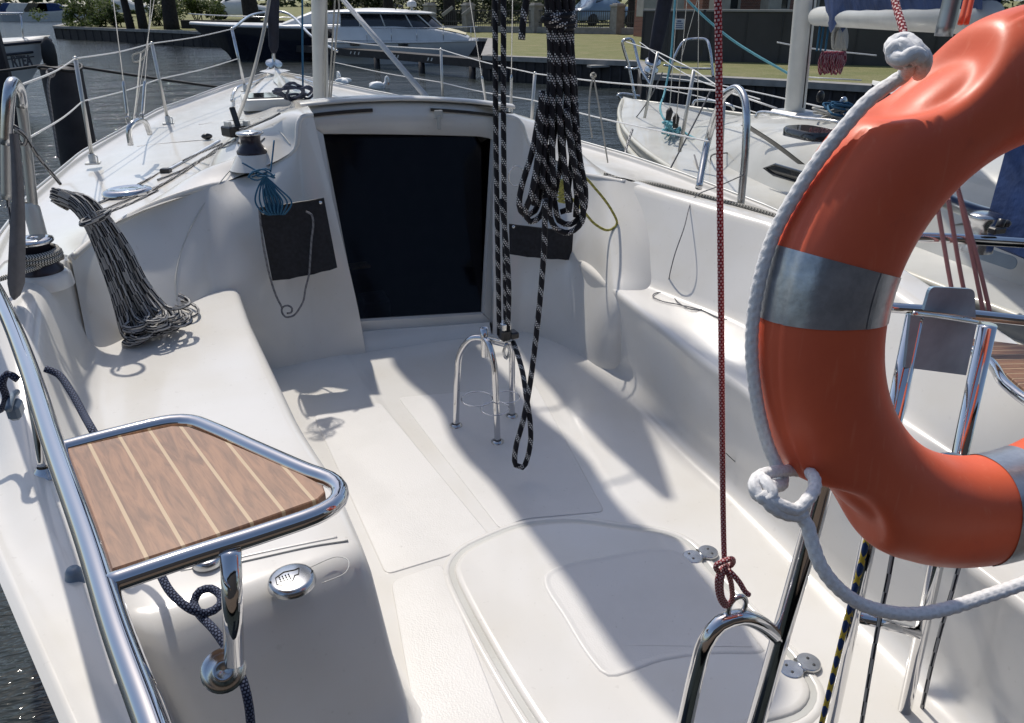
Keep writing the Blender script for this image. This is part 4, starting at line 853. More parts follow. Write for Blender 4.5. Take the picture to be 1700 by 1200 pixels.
# port coil of grey flecked rope over the coaming
def hk_(px, py, d): return at(px, py, d=d)
paths = []; random.seed(11)
cen = [(104, 322, 1.34), (135, 335, 1.32), (160, 365, 1.25), (190, 420, 1.15), (215, 480, 1.04), (240, 530, .955)]
for i in range(36):
    a = random.uniform(0, 2 * pi); r = random.uniform(.25, 1.) ** .5; sx = cos(a) * r; sy = sin(a) * r; e = random.uniform(-14, 20)
    pth = []
    for k, (x, y, z) in enumerate(cen):
        wd = (12, 16, 20, 27, 31, 36)[k]; Yk = (3.22, 3.17, 3.13, 3.09, 3.06, 3.035)[k]; p = at(x + wd * sx * (.92 if k < 5 else 1.2) + (e * .4 if k == 5 else 0), y - wd * .45 * sx + (random.uniform(-3, 3)) + (e * .7 if k == 5 else 0), Y=Yk); p += V((0, -.035 * sy - .02, .0)); p += V((0, 0, .02 * sy)); pth.append(p)
    x0 = pth[0]; pth = [x0 + V((.02, .03 * sy, -.03)), x0 + V((-.015, .01, -.005 + .012 * sy))] + pth[1:]
    q = pth[-1]; q.z = max(q.z, .935); s_ = 1 if i % 2 else -1
    if i % 2: pth += [q + V((.03, -.05, 0)), q + V((.075, -.035, .0)), q + V((.085, .02, .0)), q + V((.05, .05, .02))]
    else: pth += [q + V((-.01, -.06, 0)), q + V((.02, -.09, 0)), q + V((.06, -.07, .0)), q + V((.06, -.02, .01))]
    for p in pth:
        if p.z < .932: p.z = .932 + random.uniform(0, .012)
    paths.append(pth)
band = []
for i in range(50): a = i / 49 * 2 * pi * 2.2; band.append(at(158 + 24 * cos(a), 358 - 10 * cos(a) + 6 * i / 49, Y=3.04) + V((0, -.055 * sin(a), .0)))
for sp_ in ([(262, 515), (300, 500), (328, 512), (322, 525), (290, 530), (262, 535)], [(240, 500), (275, 505), (318, 518), (300, 527), (265, 535), (240, 545)], [(215, 520), (222, 548), (250, 558), (285, 545), (288, 525)], [(212, 515), (225, 556), (262, 555), (283, 538)]): paths.append([at(x, y, z=.935 + random.uniform(0, .01)) for x, y in sp_])
ropething('sheet_coil', 'thick bundle of grey and black rope hanging from the coaming onto the left bench', 'rope_grey_fleck', paths + [band], .0066, n=7, step=.02)
ropething('sheet_lead', 'dark flecked line from the left hoop down to the neck of the grey rope bundle', 'rope_grey_fleck', [[at(18, 212, Y=3.0), at(40, 225, Y=3.0), at(60, 255, Y=3.05), at(100, 305, Y=3.2)], [at(16, 205, Y=2.98), at(30, 214, Y=2.95), at(44, 228, Y=2.98), at(38, 240, Y=3.0), at(24, 225, Y=3.0)], [at(22, 230, Y=3.0), at(14, 270, Y=2.98), at(13, 330, Y=2.96), at(20, 380, Y=2.95)]], .006, n=8)
ropething('sheet_tail', 'grey flecked line running forward along the port coachroof from the rope bundle', 'rope_grey_fleck', [[at(142, 368, Y=3.03), at(180, 352, Y=3.3), at(225, 334, z=1.31), at(262, 316, z=1.33)]], .006, n=8)
# blue hank and cord loop on the bulkhead
def bk(px, py, y=3.40): return at(px, py, Y=y)
pp_ = []
for i in range(9):
    t = i / 8; pp_.append([bk(440, 292, 3.36), bk(lerp(428, 462, t), 312, 3.35), bk(lerp(424, 484, t), 335, 3.35), bk(lerp(436, 476, t), 352, 3.36), bk(lerp(450, 470, t), 356, 3.37), bk(lerp(432, 458, t) + 6, 330, 3.38), bk(444, 295, 3.38)])
pp_.append([bk(402, 270, 3.42), bk(420, 280, 3.40), bk(438, 290, 3.36)]); pp_.append([bk(449, 285, 3.38), bk(452, 262, 3.42), bk(455, 233, 3.47)])
for a0 in (0, 2.1, 4.0): pp_.append([bk(440 + 16 * cos(a) - 4 * (a0 > 3) * 3, 288 + 6 * sin(a + a0) + 2 * cos(2 * a), 3.35 - .02 * sin(a)) for a in [a0 + k * .6 for k in range(10)]])
pp_.append([bk(438, 290, 3.35), bk(420, 284, 3.34), bk(414, 294, 3.34), bk(428, 299, 3.34), bk(442, 292, 3.34)])
ropething('blue_line_hank', 'small hank of blue line hanging below the cabin winch over the left pocket', 'rope_blue', pp_, .0036, n=7, step=.012)
cl_ = [(508, 351), (517, 356), (520, 370), (517, 400), (515, 430), (513, 455), (507, 480), (504, 498), (497, 512), (487, 524), (474, 526), (468, 518), (469, 510), (478, 507), (485, 512), (483, 519), (476, 520)]
ropething('grey_cord', 'grey cord hanging in a loop below the left pocket, ending in a curl', 'rope_grey_thin', [[bk(x, y, 3.385) for x, y in cl_], [bk(430, 345, 3.41), bk(436, 400, 3.39), bk(447, 455, 3.385), bk(458, 490, 3.38), bk(468, 510, 3.38)]], .0045, n=8, step=.012)
ropething('yellow_line', 'yellow flecked line looped below the black coil against the starboard bulkhead', 'rope_yellow', [[bk(930, 300, 3.16), bk(965, 292, 3.16), bk(990, 315, 3.16), bk(1016, 350, 3.16), bk(1024, 372, 3.16), bk(1010, 382, 3.16), bk(988, 372, 3.16), bk(970, 352, 3.16), bk(950, 330, 3.16)], [bk(926, 300 + 3 * k, 3.15) if k % 2 else bk(938, 300 + 3 * k, 3.13) for k in range(13)]], .006, n=8, step=.012)
mb = MB(); c = bk(857, 292, 3.36); mb.tube([c + V((.038 * cos(a), 0, .045 * sin(a))) for a in [2 * pi * k / 20 for k in range(20)]], .003, 6, closed=True); place('eye_ring', mb, 'steel_worn', Y)
# starboard coaming lines
cr = SF([(1003, 291), (1040, 297), (1090, 309), (1140, 321), (1200, 336), (1262, 353), (1320, 372)], .008)
ropething('coaming_rope', 'pale rope with black dots lying along the top of the starboard coaming', 'rope_beige_dot', [cr], .0085, n=10)
tr_ = [at(1005, 292, z=1.325), at(1030, 296, z=1.325), at(1055, 302, z=1.325), at(1030, 306, z=1.325), at(1000, 300, z=1.325)]
ropething('thin_cord', 'thin grey cord hanging down the right seat back, its end coiled on the bench', 'rope_grey_thin', [[at(1235, 290, Y=2.75), at(1190, 310, Y=2.85), at(1160, 322, Y=2.93), at(1148, 335, Y=2.9), at(1135, 380, X=1.79), at(1118, 430, X=1.74), at(1110, 478, z=.935), at(1118, 487, z=.927)], P([(1118, 487), (1090, 486), (1084, 492), (1100, 500), (1130, 506), (1165, 515), (1195, 528), (1210, 530), (1190, 518), (1150, 500), (1120, 488), (1124, 500), (1150, 514), (1175, 512)], z=.926)], .0026, n=6, step=.01)
# red and white halyard from above to the stern gate
hx = at(1203, 935, Y=0.850)
red = [at(1190, -80, Y=0.920), at(1192, 0, Y=0.910), at(1196, 400, Y=0.880), at(1203, 935, Y=0.850), at(1205, 950, Y=0.845)]
kn = [at(1205, 950, Y=0.845), at(1192, 948, Y=0.835), at(1189, 938, Y=0.830), at(1205, 930, Y=0.825), at(1216, 928, Y=0.835), at(1214, 938, Y=0.850), at(1200, 946, Y=0.850)]
lp1 = [at(1202, 940, Y=0.840), at(1193, 955, Y=0.835), at(1191, 975, Y=0.840), at(1197, 998, Y=0.845), at(1206, 1006, Y=0.850), at(1214, 998, Y=0.850), at(1214, 970, Y=0.840), at(1208, 948, Y=0.835)]
lp2 = [at(1205, 935, Y=0.830), at(1198, 960, Y=0.830), at(1199, 990, Y=0.840), at(1206, 1002, Y=0.845)]
tl_ = [at(1208, 945, Y=0.830), at(1218, 955, Y=0.820), at(1228, 967, Y=0.815), at(1237, 982, Y=0.810), at(1243, 987, Y=0.810)]
ropething('red_flag_line', 'red and white line running straight down the middle foreground, knotted to the chrome stern gate', 'rope_red_white', [red, kn, lp1, lp2, tl_], .0046, n=12, step=.008)
# lines beside the ladder
ropething('blue_yellow_line', 'blue and yellow rope running down the left rail of the boarding ladder', 'rope_blue_yellow', [[at(1478, 700, Y=0.910), at(1437, 905, Y=0.900), at(1398, 1060, Y=0.900), at(1362, 1210, Y=0.900)]], .0060, n=12, step=.05)
ropething('ladder_line', 'thin grey flecked line between the two rails of the ladder', 'rope_grey_fleck', [[at(1500, 780, Y=0.910), at(1481, 925, Y=0.880), at(1456, 1050, Y=0.870), at(1428, 1215, Y=0.870)]], .0048, n=10, step=.05)
ropething('stern_line', 'grey flecked line hanging to the right of the ladder', 'rope_grey_fleck', [[at(1630, 770, Y=0.960), at(1592, 940, Y=0.930), at(1555, 1070, Y=0.920), at(1522, 1215, Y=0.920)]], .0048, n=10, step=.05)
ropething('black_cable', 'black cable curving behind the lifebuoy at the right edge', 'rubber_black', [[at(1625, 940, Y=1.25), at(1655, 985, Y=1.25), at(1700, 1050, Y=1.25), at(1750, 1110, Y=1.25)]], .006, n=10)
bt = [[at(1556, 340, Y=1.75), at(1580, 480, Y=1.72), at(1615, 650, Y=1.65), at(1635, 745, Y=1.6)], [at(1574, 330, Y=1.75), at(1600, 480, Y=1.72), at(1640, 640, Y=1.65), at(1648, 740, Y=1.6)], [at(1590, 310, Y=1.76), at(1625, 480, Y=1.70), at(1655, 640, Y=1.63), at(1668, 745, Y=1.6)], [at(1584, 290, Y=1.76), at(1630, 460, Y=1.70), at(1668, 640, Y=1.62), at(1682, 745, Y=1.6)]]
kk = [[at(1650 + 26 * cos(a * 1.3 + b), 745 + 15 * sin(a * 1.7 + b), Y=1.58 + .03 * sin(a + b)) for a in [k * .5 for k in range(14)]] for b in (0, 1.5, 3.2)]
ropething('backstay_tackle', 'four part tackle of red and white rope ending in a knot behind the lifebuoy', 'rope_red_white', bt + kk, .0068, n=10, step=.02)
# navy rope under the teak seat
nv = [at(-30, 690, Y=2.05), at(0, 680, Y=2.05), at(10, 660, Y=2.02), at(4, 635, Y=2.0), at(12, 620, Y=2.0), at(30, 630, Y=2.0)]
nv2 = [at(75, 612, Y=1.98), at(95, 620, Y=1.97), at(118, 650, Y=1.9), at(140, 690, Y=1.8), at(158, 722, Y=1.7), at(200, 800, z=1.12), at(240, 880, z=1.05), at(265, 950, z=1.02), at(285, 985, z=1.0), at(318, 1012, z=.98), at(342, 1018, z=.96), at(365, 1005, z=.96), at(366, 988, z=.965), at(350, 977, z=.97), at(332, 981, z=.97), at(322, 998, z=.955), at(330, 1018, z=.95), at(355, 1045, z=.95), at(378, 1078, z=.93), at(400, 1120, z=.91), at(412, 1165, z=.87), at(418, 1220, z=.80)]
ropething('navy_rope', 'navy braided rope looping under the teak seat and over the bench end', 'rope_navy', [nv, nv2], .0088, n=12, step=.014)
c = at(22, 668, Y=2.02); place('cleat', MB().box(c + V((0, 0, -.02)), (.03, .06, .04), 0, .008).tube([c + V((-.0, -.05, .005)), c + V((0, -.02, .012)), c + V((0, .02, .012)), c + V((0, .05, .005))], .008, 10), 'cap_blue_grey', Y)

# ================================================================== LIFEBUOY
LC = V((.9593, .6623, 1.7260)); az, el = .1396, -.1331
LN = V((cos(el) * sin(az), cos(el) * cos(az), sin(el))); LU = V((0, 0, 1)).cross(LN).normalized(); LW = LN.cross(LU)
RM, RA, RB = .2975, .080, .069
def g_(x, s): return math.exp(-(x / s) ** 2)
def lb(th, ph, ex=0.):
    t = math.degrees(th) % 360; p = math.degrees(ph); p = (p + 180) % 360 - 180      # ph 0 = outer rim, -90 = face towards the camera
    cp, sp = cos(ph), sin(ph); a = RA * (abs(cp) ** 1.0); k = 1.0; d = 0.
    for t0, dep, wt in ((56, .037, 12.), (236, .035, 11.), (314, .033, 11.), (146, .035, 11.)):
        dt = (t - t0 + 180) % 360 - 180
        if abs(dt) < 30: d += dep / (1 + (math.hypot(dt / wt, (p + 8) / 60) ** 9))
    # seam around the outer rim
    d += (.0022 * g_(p + 24, 2.6) - .0012 * g_(p + 30, 3.)) * (1 if d < .002 else 0)
    rad = LU * cos(th) + LW * sin(th); e = 2.25
    sx = (abs(cp) ** (2 / e)) * (1 if cp > 0 else -1); sy = (abs(sp) ** (2 / e)) * (1 if sp > 0 else -1)
    return LC + rad * (RM + (RA + ex - d) * sx * .985) + LN * ((RB + ex - d * .6) * sy * .985)
def lb_grid(t0, t1, nt_, ex=0., closed=False, p0=-180, p1=180, npn=72):
    return [[lb(R(lerp(t0, t1, i / nt_)), R(lerp(p0, p1, j / npn)), ex) for j in range(npn)] for i in range(nt_ if closed else nt_ + 1)]
LBT = thing('lifebuoy', tuple(LC + V((0, 0, -.38))), 'large orange ring lifebuoy with silver bands and white rope filling the right foreground', 'lifebuoy')
place('ring', MB().grid(lb_grid(0, 360, 420, 0, True, -180, 180, 110), close_u=True, close_v=True), 'orange_plastic', LBT)
for a0, a1 in ((2.8, 16.5), (256, 271), (92, 107), (181, 196)):
    g = lb_grid(a0, a1, 14, .0012); mb = MB().grid(g, close_v=True)
    for e_ in (0, -1): rr_ = [[p for p in g[e_]], [p + (LC - p) * .004 + LN * 0 for p in g[e_]]]
    place('reflective_band', mb, 'reflective_tape', LBT)
    tr_ = lb_grid(a0, a1, 14, .002, False, -104, -98, 3); place('tape_overlap', MB().grid(tr_), 'reflective_tape', LBT)
def lr(th, off=.0, ax=0.): th = R(th); rad = LU * cos(th) + LW * sin(th); return LC + rad * (RM + RA + off) + LN * ax
rp = [at(1509, 98, d=.80)] + [lr(t, o_, ax) for t, o_, ax in [(50, .006, -.035), (44, .012, -.03), (36, .010, -.02), (28, .009, -.01), (18, .010, 0), (8, .011, 0), (-2, .010, 0), (-12, .010, -.005), (-22, .012, -.01), (-30, .016, -.02)]] + [at(1272, 808, d=.93)]
mb = MB().tube(rp, .0082, 18, step=.004, lobes=3, twist=150); place('grab_rope', mb, 'rope_white', LBT)
rp2 = [at(1275, 815, d=.93), at(1290, 838, d=.92), at(1318, 850, d=.915), at(1338, 868, d=.915), at(1348, 900, d=.915), at(1362, 938, d=.915), at(1390, 975, d=.92), at(1430, 1003, d=.93), at(1475, 1016, d=.94), at(1520, 1019, d=.95), at(1570, 1011, d=.96), at(1630, 992, d=.97), at(1700, 968, d=.98), at(1790, 930, d=1.0)]
place('grab_rope', MB().tube(rp2, .0085, 18, step=.004, lobes=3, twist=150), 'rope_white', LBT)
k1 = [[at(1509, 98, d=.80), at(1492, 92, d=.80), at(1480, 80, d=.805), at(1488, 68, d=.81), at(1505, 66, d=.81), at(1522, 80, d=.80), at(1534, 95, d=.80), at(1533, 110, d=.82), at(1526, 122, d=.85)], [at(1526, 100, d=.795), at(1510, 84, d=.79), at(1495, 74, d=.795), at(1482, 84, d=.80), at(1488, 100, d=.81), at(1505, 104, d=.81)], [at(1498, 72, d=.81), at(1486, 92, d=.80), at(1500, 98, d=.79), at(1518, 88, d=.785), at(1530, 98, d=.79)]]
mb = MB()
for p in k1: mb.tube(p, .0078, 14, step=.004, lobes=3, twist=150)
place('knot', mb, 'rope_white', LBT)
k2 = [[at(1272, 800, d=.93), at(1258, 795, d=.92), at(1252, 808, d=.91), at(1262, 824, d=.905), at(1280, 830, d=.90), at(1300, 840, d=.90), at(1322, 846, d=.905), at(1340, 830, d=.91), at(1352, 812, d=.925), at(1352, 795, d=.945), at(1345, 785, d=.97)], [at(1345, 783, d=1.02), at(1310, 781, d=1.0), at(1285, 783, d=.97), at(1262, 790, d=.94), at(1253, 802, d=.92), at(1256, 820, d=.91), at(1275, 826, d=.91)], [at(1262, 792, d=.92), at(1276, 806, d=.905), at(1282, 822, d=.90), at(1272, 832, d=.90), at(1262, 818, d=.90)], [at(1268, 822, d=.90), at(1278, 838, d=.90), at(1300, 852, d=.905), at(1322, 856, d=.91), at(1336, 850, d=.915)]]
mb = MB()
for p in k2: mb.tube(p, .0078, 14, step=.004, lobes=3, twist=150)
place('knot', mb, 'rope_white', LBT)
ropething('lanyard', 'red and white cord coming down to the white knot at the lifebuoy top', 'rope_red_white', [[at(1483, -60, d=.86), at(1486, 0, d=.85), at(1497, 40, d=.83), at(1504, 68, d=.82)]], .0042, n=10)
ropething('signal_lines', 'bright orange red cords rising from behind the top of the lifebuoy', 'orange_plastic', [[at(1594, 40, d=1.02), at(1604, 0, d=1.02), at(1614, -60, d=1.02)], [at(1604, 40, d=1.03), at(1613, 0, d=1.03), at(1628, -60, d=1.03)]], .0035, n=8)
# backstay tube behind the lifebuoy
place('backstay_post', MB().tube([at(1566, 60, Y=1.5), at(1586, -30, Y=1.5), at(1600, -200, Y=1.5)], .020, 16), 'steel_dull', Y)

# ================================================================== NEIGHBOURING BOATS
def hull_mb(L, B, sheer, flare=.78, bow_rake=.5, transom=.85, n=26, keel=-.2, sh_bow=.25):
    """local frame: x forward from the stern, y to port, z up; returns the two sides and the transom"""
    mb = MB(); edge = []
    for sgn in (-1, 1):
        g = []
        for i in range(n):
            s = i / (n - 1); hb = B / 2 * (transom + (1 - transom) * sin(min(1, s / .45) * pi / 2)) if s < .45 else B / 2 * max(.004, (1 - ((s - .45) / .55) ** 2.3)); z = sheer + sh_bow * s ** 2.2; x = L * s; fl = lerp(flare, .35, max(0, (s - .5) * 2) ** 1.5); xr = bow_rake * max(0, s - .6) / .4
            g.append([V((x, sgn * hb, z)), V((x - .02 * xr, sgn * hb * .995, z - .06)), V((x - .35 * xr, sgn * hb * lerp(1, fl, .35), z * .6)), V((x - .8 * xr, sgn * hb * lerp(1, fl, .8), z * .2)), V((x - xr, sgn * hb * fl, keel))])
            if sgn == 1: edge.append((x, hb, z))
        mb.grid(g, flip=sgn < 0)
    x, hb, z = edge[0]; mb.add([V((0, -hb, z)), V((0, hb, z)), V((0, hb * flare, keel)), V((0, -hb * flare, keel))], [[0, 1, 2, 3]], None, False)
    return mb, edge
def deck_mb(edge, camber=.05):
    mb = MB(); g = [[V((x, hb * t, z + .0 + camber * (1 - t * t))) for t in [k / 6 - 1 for k in range(13)]] for x, hb, z in edge]; return mb.grid(g)
def xf(mb, loc, head):
    m = Matrix.Translation(V(loc)) @ Matrix.Rotation(head, 4, 'Z'); mb.v = [m @ p for p in mb.v]; return mb
def loc_f(loc, head): m = Matrix.Translation(V(loc)) @ Matrix.Rotation(head, 4, 'Z'); return lambda x, y, z: m @ V((x, y, z))

# ---- white hardtop motor cruiser
d_h = math.atan2(-.50, .95); L_ = 5.4; tip = at(799, 82, Y=27.2); ml = V((tip.x - cos(d_h) * L_, tip.y - sin(d_h) * L_ + .35, 0))
mc = thing('motor_cruiser', tuple(ml), 'white motor cruiser with hardtop, raked windscreen and round radar dome, moored behind the jetty', 'motorboat')
q = loc_f(ml, d_h); h_, e_ = hull_mb(L_, 2.1, .72, sh_bow=.04); place('hull', xf(h_, ml, d_h), 'hull_pale', mc); place('deck', xf(deck_mb(e_), ml, d_h), 'hull_cool_white', mc)
mb = MB(); mb.tube([q(x, -hb * 1.01, z - .03) for x, hb, z in e_], .028, 6); mb.tube([q(x, hb * 1.01, z - .03) for x, hb, z in e_], .028, 6); place('rub_rail', mb, 'white_paint', mc)
mb = MB(); g = []
for x, hb, z in e_[10:]: g.append([q(x, -hb * .96, .40), q(x - .3 * max(0, x / L_ - .6), -hb * .8, .12)])
sec = [(.5, .80, .78), (.52, .82, 1.18), (2.6, .82, 1.2), (3.9, .74, 1.14), (4.75, .45, .98), (5.1, .2, .84)]
def superst(sec2, mat, name, zbase, parent):
    mb = MB(); g = []
    for x, w_, z in sec2: g.append([q(x, -w_ - .06, zbase), q(x, -w_, z - .05), q(x, -w_ + .06, z), q(x, 0, z + .04), q(x, w_ - .06, z), q(x, w_, z - .05), q(x, w_ + .06, zbase)])
    mb.grid(g); mb.add(g[0], [list(range(7))], None, False); mb.add(g[-1], [list(range(7))[::-1]], None, False); return place(name, mb, mat, parent)
superst(sec, 'hull_cool_white', 'cabin', .75, mc)
mb = MB(); g = []
for x0_, x1_, w0, w1 in ((.75, .75, .74, .66), (2.0, 1.9, .76, .68), (3.3, 3.0, .74, .66), (3.95, 3.35, .60, .52), (4.22, 3.60, .2, .18)): g.append([q(x0_, -w0, 1.14), q(x1_, -w1, 1.60), q(x1_, 0, 1.64), q(x1_, w1, 1.60), q(x0_, w0, 1.14)])
mb.grid(g); place('windows', mb, 'glass_dark', mc)
mb = MB()
for x0_, x1_, w0, w1 in ((.75, .75, .76, .68), (1.45, 1.4, .77, .69), (2.35, 2.15, .77, .69), (3.3, 3.0, .75, .67), (3.95, 3.35, .61, .53), (4.24, 3.62, .02, .02)):
    for s in (-1, 1): mb.tube([q(x0_, s * w0, 1.13), q(x1_, s * w1, 1.62)], .022, 6)
mb.tube([q(x, -w_ - .01, 1.15) for x, w_ in ((.7, .76), (2, .78), (3.3, .76), (3.95, .62), (4.26, .1))], .02, 6); place('window_frames', mb, 'white_paint', mc)
mb = MB(); g = []
for i in range(15):
    t = i / 14; x = lerp(.35, 3.85, t); w_ = .82 * (1 - .5 * max(0, t - .7) / .3 * max(0, t - .7) / .3); zt = 1.62 + .16 * sin(pi * min(1, t * .75 + .2)) - .02; ed = 1.60 + .02 * (1 - t)
    g.append([q(x, -w_ * .9, ed - .03)] + [q(x, w_ * s, lerp(ed, zt, (1 - s * s) ** .5)) for s in (-1, -.85, -.5, 0, .5, .85, 1)] + [q(x, w_ * .9, ed - .03)])
mb.grid(g); mb.add(g[0], [list(range(9))], None, False); mb.add(g[-1], [list(range(9))[::-1]], None, False); place('hardtop', mb, 'white_paint', mc)
mb = MB().lathe([(.16, 0), (.17, .05), (.16, .13), (.10, .19), (0, .21)], q(3.1, .0, 1.80), n=18); mb.tube([q(3.1, 0, 1.7), q(3.1, 0, 1.82)], .05); place('radar_dome', mb, 'white_paint', mc)
place('horn', MB().box(q(2.75, -.15, 1.82), (.16, .10, .08), 0, .02), 'rail_dark', mc); place('antenna', MB().tube([q(2.6, -.3, 1.72), q(2.6, -.3, 1.9)], .02), 'rail_dark', mc)
mb = MB(); g = [[q(x, -w_, z), q(x, 0, z + .05), q(x, w_, z)] for x, w_, z in ((3.55, .5, 1.19), (4.1, .55, 1.14), (4.7, .4, 1.02), (5.0, .15, .93))]; mb.grid(g); place('sun_pad', mb, 'cream_cushion', mc)
mb = MB(); rr_ = [q(x, -hb * .93, z + .42) for x, hb, z in e_[8:]]; mb.tube(rr_, .014, 6)
for x, hb, z in e_[8::4]: mb.tube([q(x, -hb * .95, z), q(x, -hb * .93, z + .42)], .012, 6)
place('handrail', mb, 'steel_worn', mc)
for x in (1.3, 3.0):
    mb = MB(); mb.box(q(x, -1.04, .64), (.34, .03, .08), d_h, .01); place('port_light', mb, 'glass_dark', mc)
# ---- navy motor yacht
d_n = pi + math.atan2(-.10, .95) * -1; tipn = at(316, 40, Y=33); Ln = 7.6
d_n = math.atan2(.17, -.98); mn = V((tipn.x - cos(d_n) * Ln, tipn.y - sin(d_n) * Ln, 0)); ny = thing('motor_yacht', tuple(mn), 'long navy hulled motor yacht with a white deck moored left of the mast', 'motorboat')
q = loc_f(mn, d_n); h_, e_ = hull_mb(Ln, 3.2, tipn.z - .14, sh_bow=.14, bow_rake=1.4); place('hull', xf(h_, mn, d_n), 'navy_hull', ny); place('deck', xf(deck_mb(e_, .1), mn, d_n), 'white_paint', ny)
mb = MB()
for s in (-1, 1): mb.tube([q(x, s * hb * 1.0, z + .03) for x, hb, z in e_], .05, 6)
place('rub_rail', mb, 'hull_cool_white', ny)
sec = [(.5, 1.3, 1.12), (1.4, 1.35, 1.22), (4.0, 1.2, 1.18), (5.6, .8, 1.08), (6.5, .35, 1.0)]; superst(sec, 'hull_cool_white', 'cabin', .8, ny)
sec = [(1.4, .9, 1.20), (2.0, .95, 1.60), (3.1, .95, 1.62), (4.3, .8, 1.20)]; superst(sec, 'white_paint', 'windscreen_hood', 1.05, ny)
mb = MB(); mb.tube([q(x, hb * .9, z + .35) for x, hb, z in e_[12:]], .016, 6); place('handrail', mb, 'steel_worn', ny)
# ---- boat with lettering at the far left
tb = at(84, 63, Y=18.5); d_b = math.atan2(.30, .95); Lb = 8.5; lb_ = V((tb.x - cos(d_b) * Lb, tb.y - sin(d_b) * Lb, 0))
bt_ = thing('moored_boat', tuple(lb_), 'pale blue grey boat bow with dark stripes and large letters at the left edge', 'sailboat')
q = loc_f(lb_, d_b); h_, e_ = hull_mb(Lb, 2.6, tb.z - .15, sh_bow=.15, bow_rake=1.0); place('hull', xf(h_, lb_, d_b), 'hull_cool_white', bt_); place('deck', xf(deck_mb(e_), lb_, d_b), 'gelcoat_aged_and_shade', bt_)
mb = MB(); mb.tube([q(x, -hb * 1.005, z - .04) for x, hb, z in e_], .03, 6); mb.tube([q(x - .05, -hb * .985, z - .22) for x, hb, z in e_[:-1]], .022, 6); mb.tube([q(x - .05, -hb * .97, z - .30) for x, hb, z in e_[:-1]], .010, 6); place('hull_stripes', mb, 'letter_ink', bt_)
mb = MB()
for dx in (0, .5): mb.tube([q(Lb - 1.3 - dx * 2, -.5 + dx * .3, tb.z - .08), q(Lb - 1.3 - dx * 2, -.5 + dx * .3, tb.z + .45)], .018, 6)
mb.tube([q(Lb - 2.5, -.5, tb.z + .40), q(Lb - 1.2, -.5, tb.z + .45), q(Lb - .4, -.1, tb.z + .45), q(Lb - .4, .1, tb.z + .45), q(Lb - 1.2, .5, tb.z + .45)], .016, 6); mb.tube([q(Lb - .5, -.15, tb.z - .08), q(Lb - .42, -.1, tb.z + .45)], .016, 6); place('pulpit', mb, 'steel_worn', bt_)
mb = MB(); mb.box(q(Lb - 2.3, 0, tb.z + .0), (.9, .5, .18), d_b, .04); place('hatch', mb, 'navy_cloth', bt_)
def lettering(text, name, p0, p1, size, mat, parent, off, upv=V((0, 0, 1))):
    cu = bpy.data.curves.new(name, 'FONT'); cu.body = text; cu.size = size; cu.extrude = .004; cu.offset = size * .03; ob = bpy.data.objects.new('tmp', cu); COL.objects.link(ob)
    dg = bpy.context.evaluated_depsgraph_get(); me = bpy.data.meshes.new_from_object(ob.evaluated_get(dg)); COL.objects.unlink(ob); bpy.data.objects.remove(ob)
    xa = (p1 - p0).normalized(); za = xa.cross(upv).normalized(); ya = za.cross(xa); mb = MB(); k = (p1 - p0).length / max(v.co.x for v in me.vertices)
    mb.add([p0 + xa * v.co.x * k + ya * v.co.y + za * (v.co.z + off) for v in me.vertices], [list(p.vertices) for p in me.polygons], None, False); bpy.data.meshes.remove(me)
    return place(name, mb, mat, parent)
e1 = [e for e in e_ if e[0] <= Lb - 2.2][-1]; e2 = [e for e in e_ if e[0] <= Lb - .9][-1]
pa = q(e1[0] - .25, -e1[1] * .955, .40); pb_ = q(e2[0] - .48, -e2[1] * .80, .44)
lettering('RTEA', 'lettering', at(21, 111, Y=pa.y - .06), at(55, 108, Y=pb_.y - .12), .26, 'letter_ink', bt_, .0, V((.1, .35, 1)))
c = at(82, 92, Y=18.2); mb = MB().lathe([(.02, .34), (.06, .30), (.12, .2), (.135, 0), (.12, -.2), (.06, -.30), (.02, -.34)], c, (.06, 0, 1), 16); tag(place('bow_fender', mb, 'rubber_black'), 'black fender hanging under the bow of the lettered boat', 'fender')
mb = MB(); c = at(4, 92, Y=17.0); mb.box(c + V((-.12, 0, -.45)), (.32, .3, 1.9), 0, .02); tag(place('mooring_pile', mb, 'pile_dark'), 'nearly black mooring pile cut by the left edge in front of the lettered boat', 'post')
# ---- mooring pile next to our port side
pc = at(101, 112, Y=8.3); mb = MB(); mb.lathe([(.0, .0), (.165, .0), (.172, -.02), (.168, -1.0), (.175, -2.4)], pc, (.03, .0, 1), 14, smooth=True)
tag(place('mooring_pile', mb, 'pile_dark'), 'thick dark mooring pile standing in the water beside the port lifelines', 'post')
ropething('mooring_line', 'black mooring line stretched from the dark pile to the foredeck and off to the left', 'rubber_black', [[at(-80, 126, Y=8.6), at(0, 118, Y=8.5), at(76, 108, Y=8.3)], [at(112, 108, Y=8.3), at(250, 129, Y=8.6), at(420, 153, Y=8.9), at(455, 160, Y=9.0)], [pc + V((.175 * cos(a), .175 * sin(a), -.0 + .02 * sin(2 * a))) for a in [k * .5 for k in range(14)]]], .012, n=8)
ropething('hanging_line', 'pale cord tied to the upper lifeline and hanging over the dark pile', 'rope_grey_thin', [[at(84, 122, Y=6.2), at(80, 140, Y=6.2), at(86, 190, Y=6.2), at(92, 230, Y=6.2), at(97, 262, Y=6.2)], [at(84 + 6 * cos(a), 121 + 6 * sin(a), Y=6.19 + .03 * sin(2 * a)) for a in [k * .6 for k in range(16)]]], .008, n=8)
ropething('lifeline_lashing', 'thin white cord lashed around the upper lifeline by the middle port stanchion', 'rope_pale', [[at(248, 76, Y=7.2), at(236, 86, Y=7.2), at(220, 92, Y=7.2), at(222, 103, Y=7.2), at(236, 98, Y=7.2), at(246, 80, Y=7.2)], [at(234, 88, Y=7.2), at(228, 150, Y=6.6), at(222, 203, Y=5.7)]], .006, n=6)
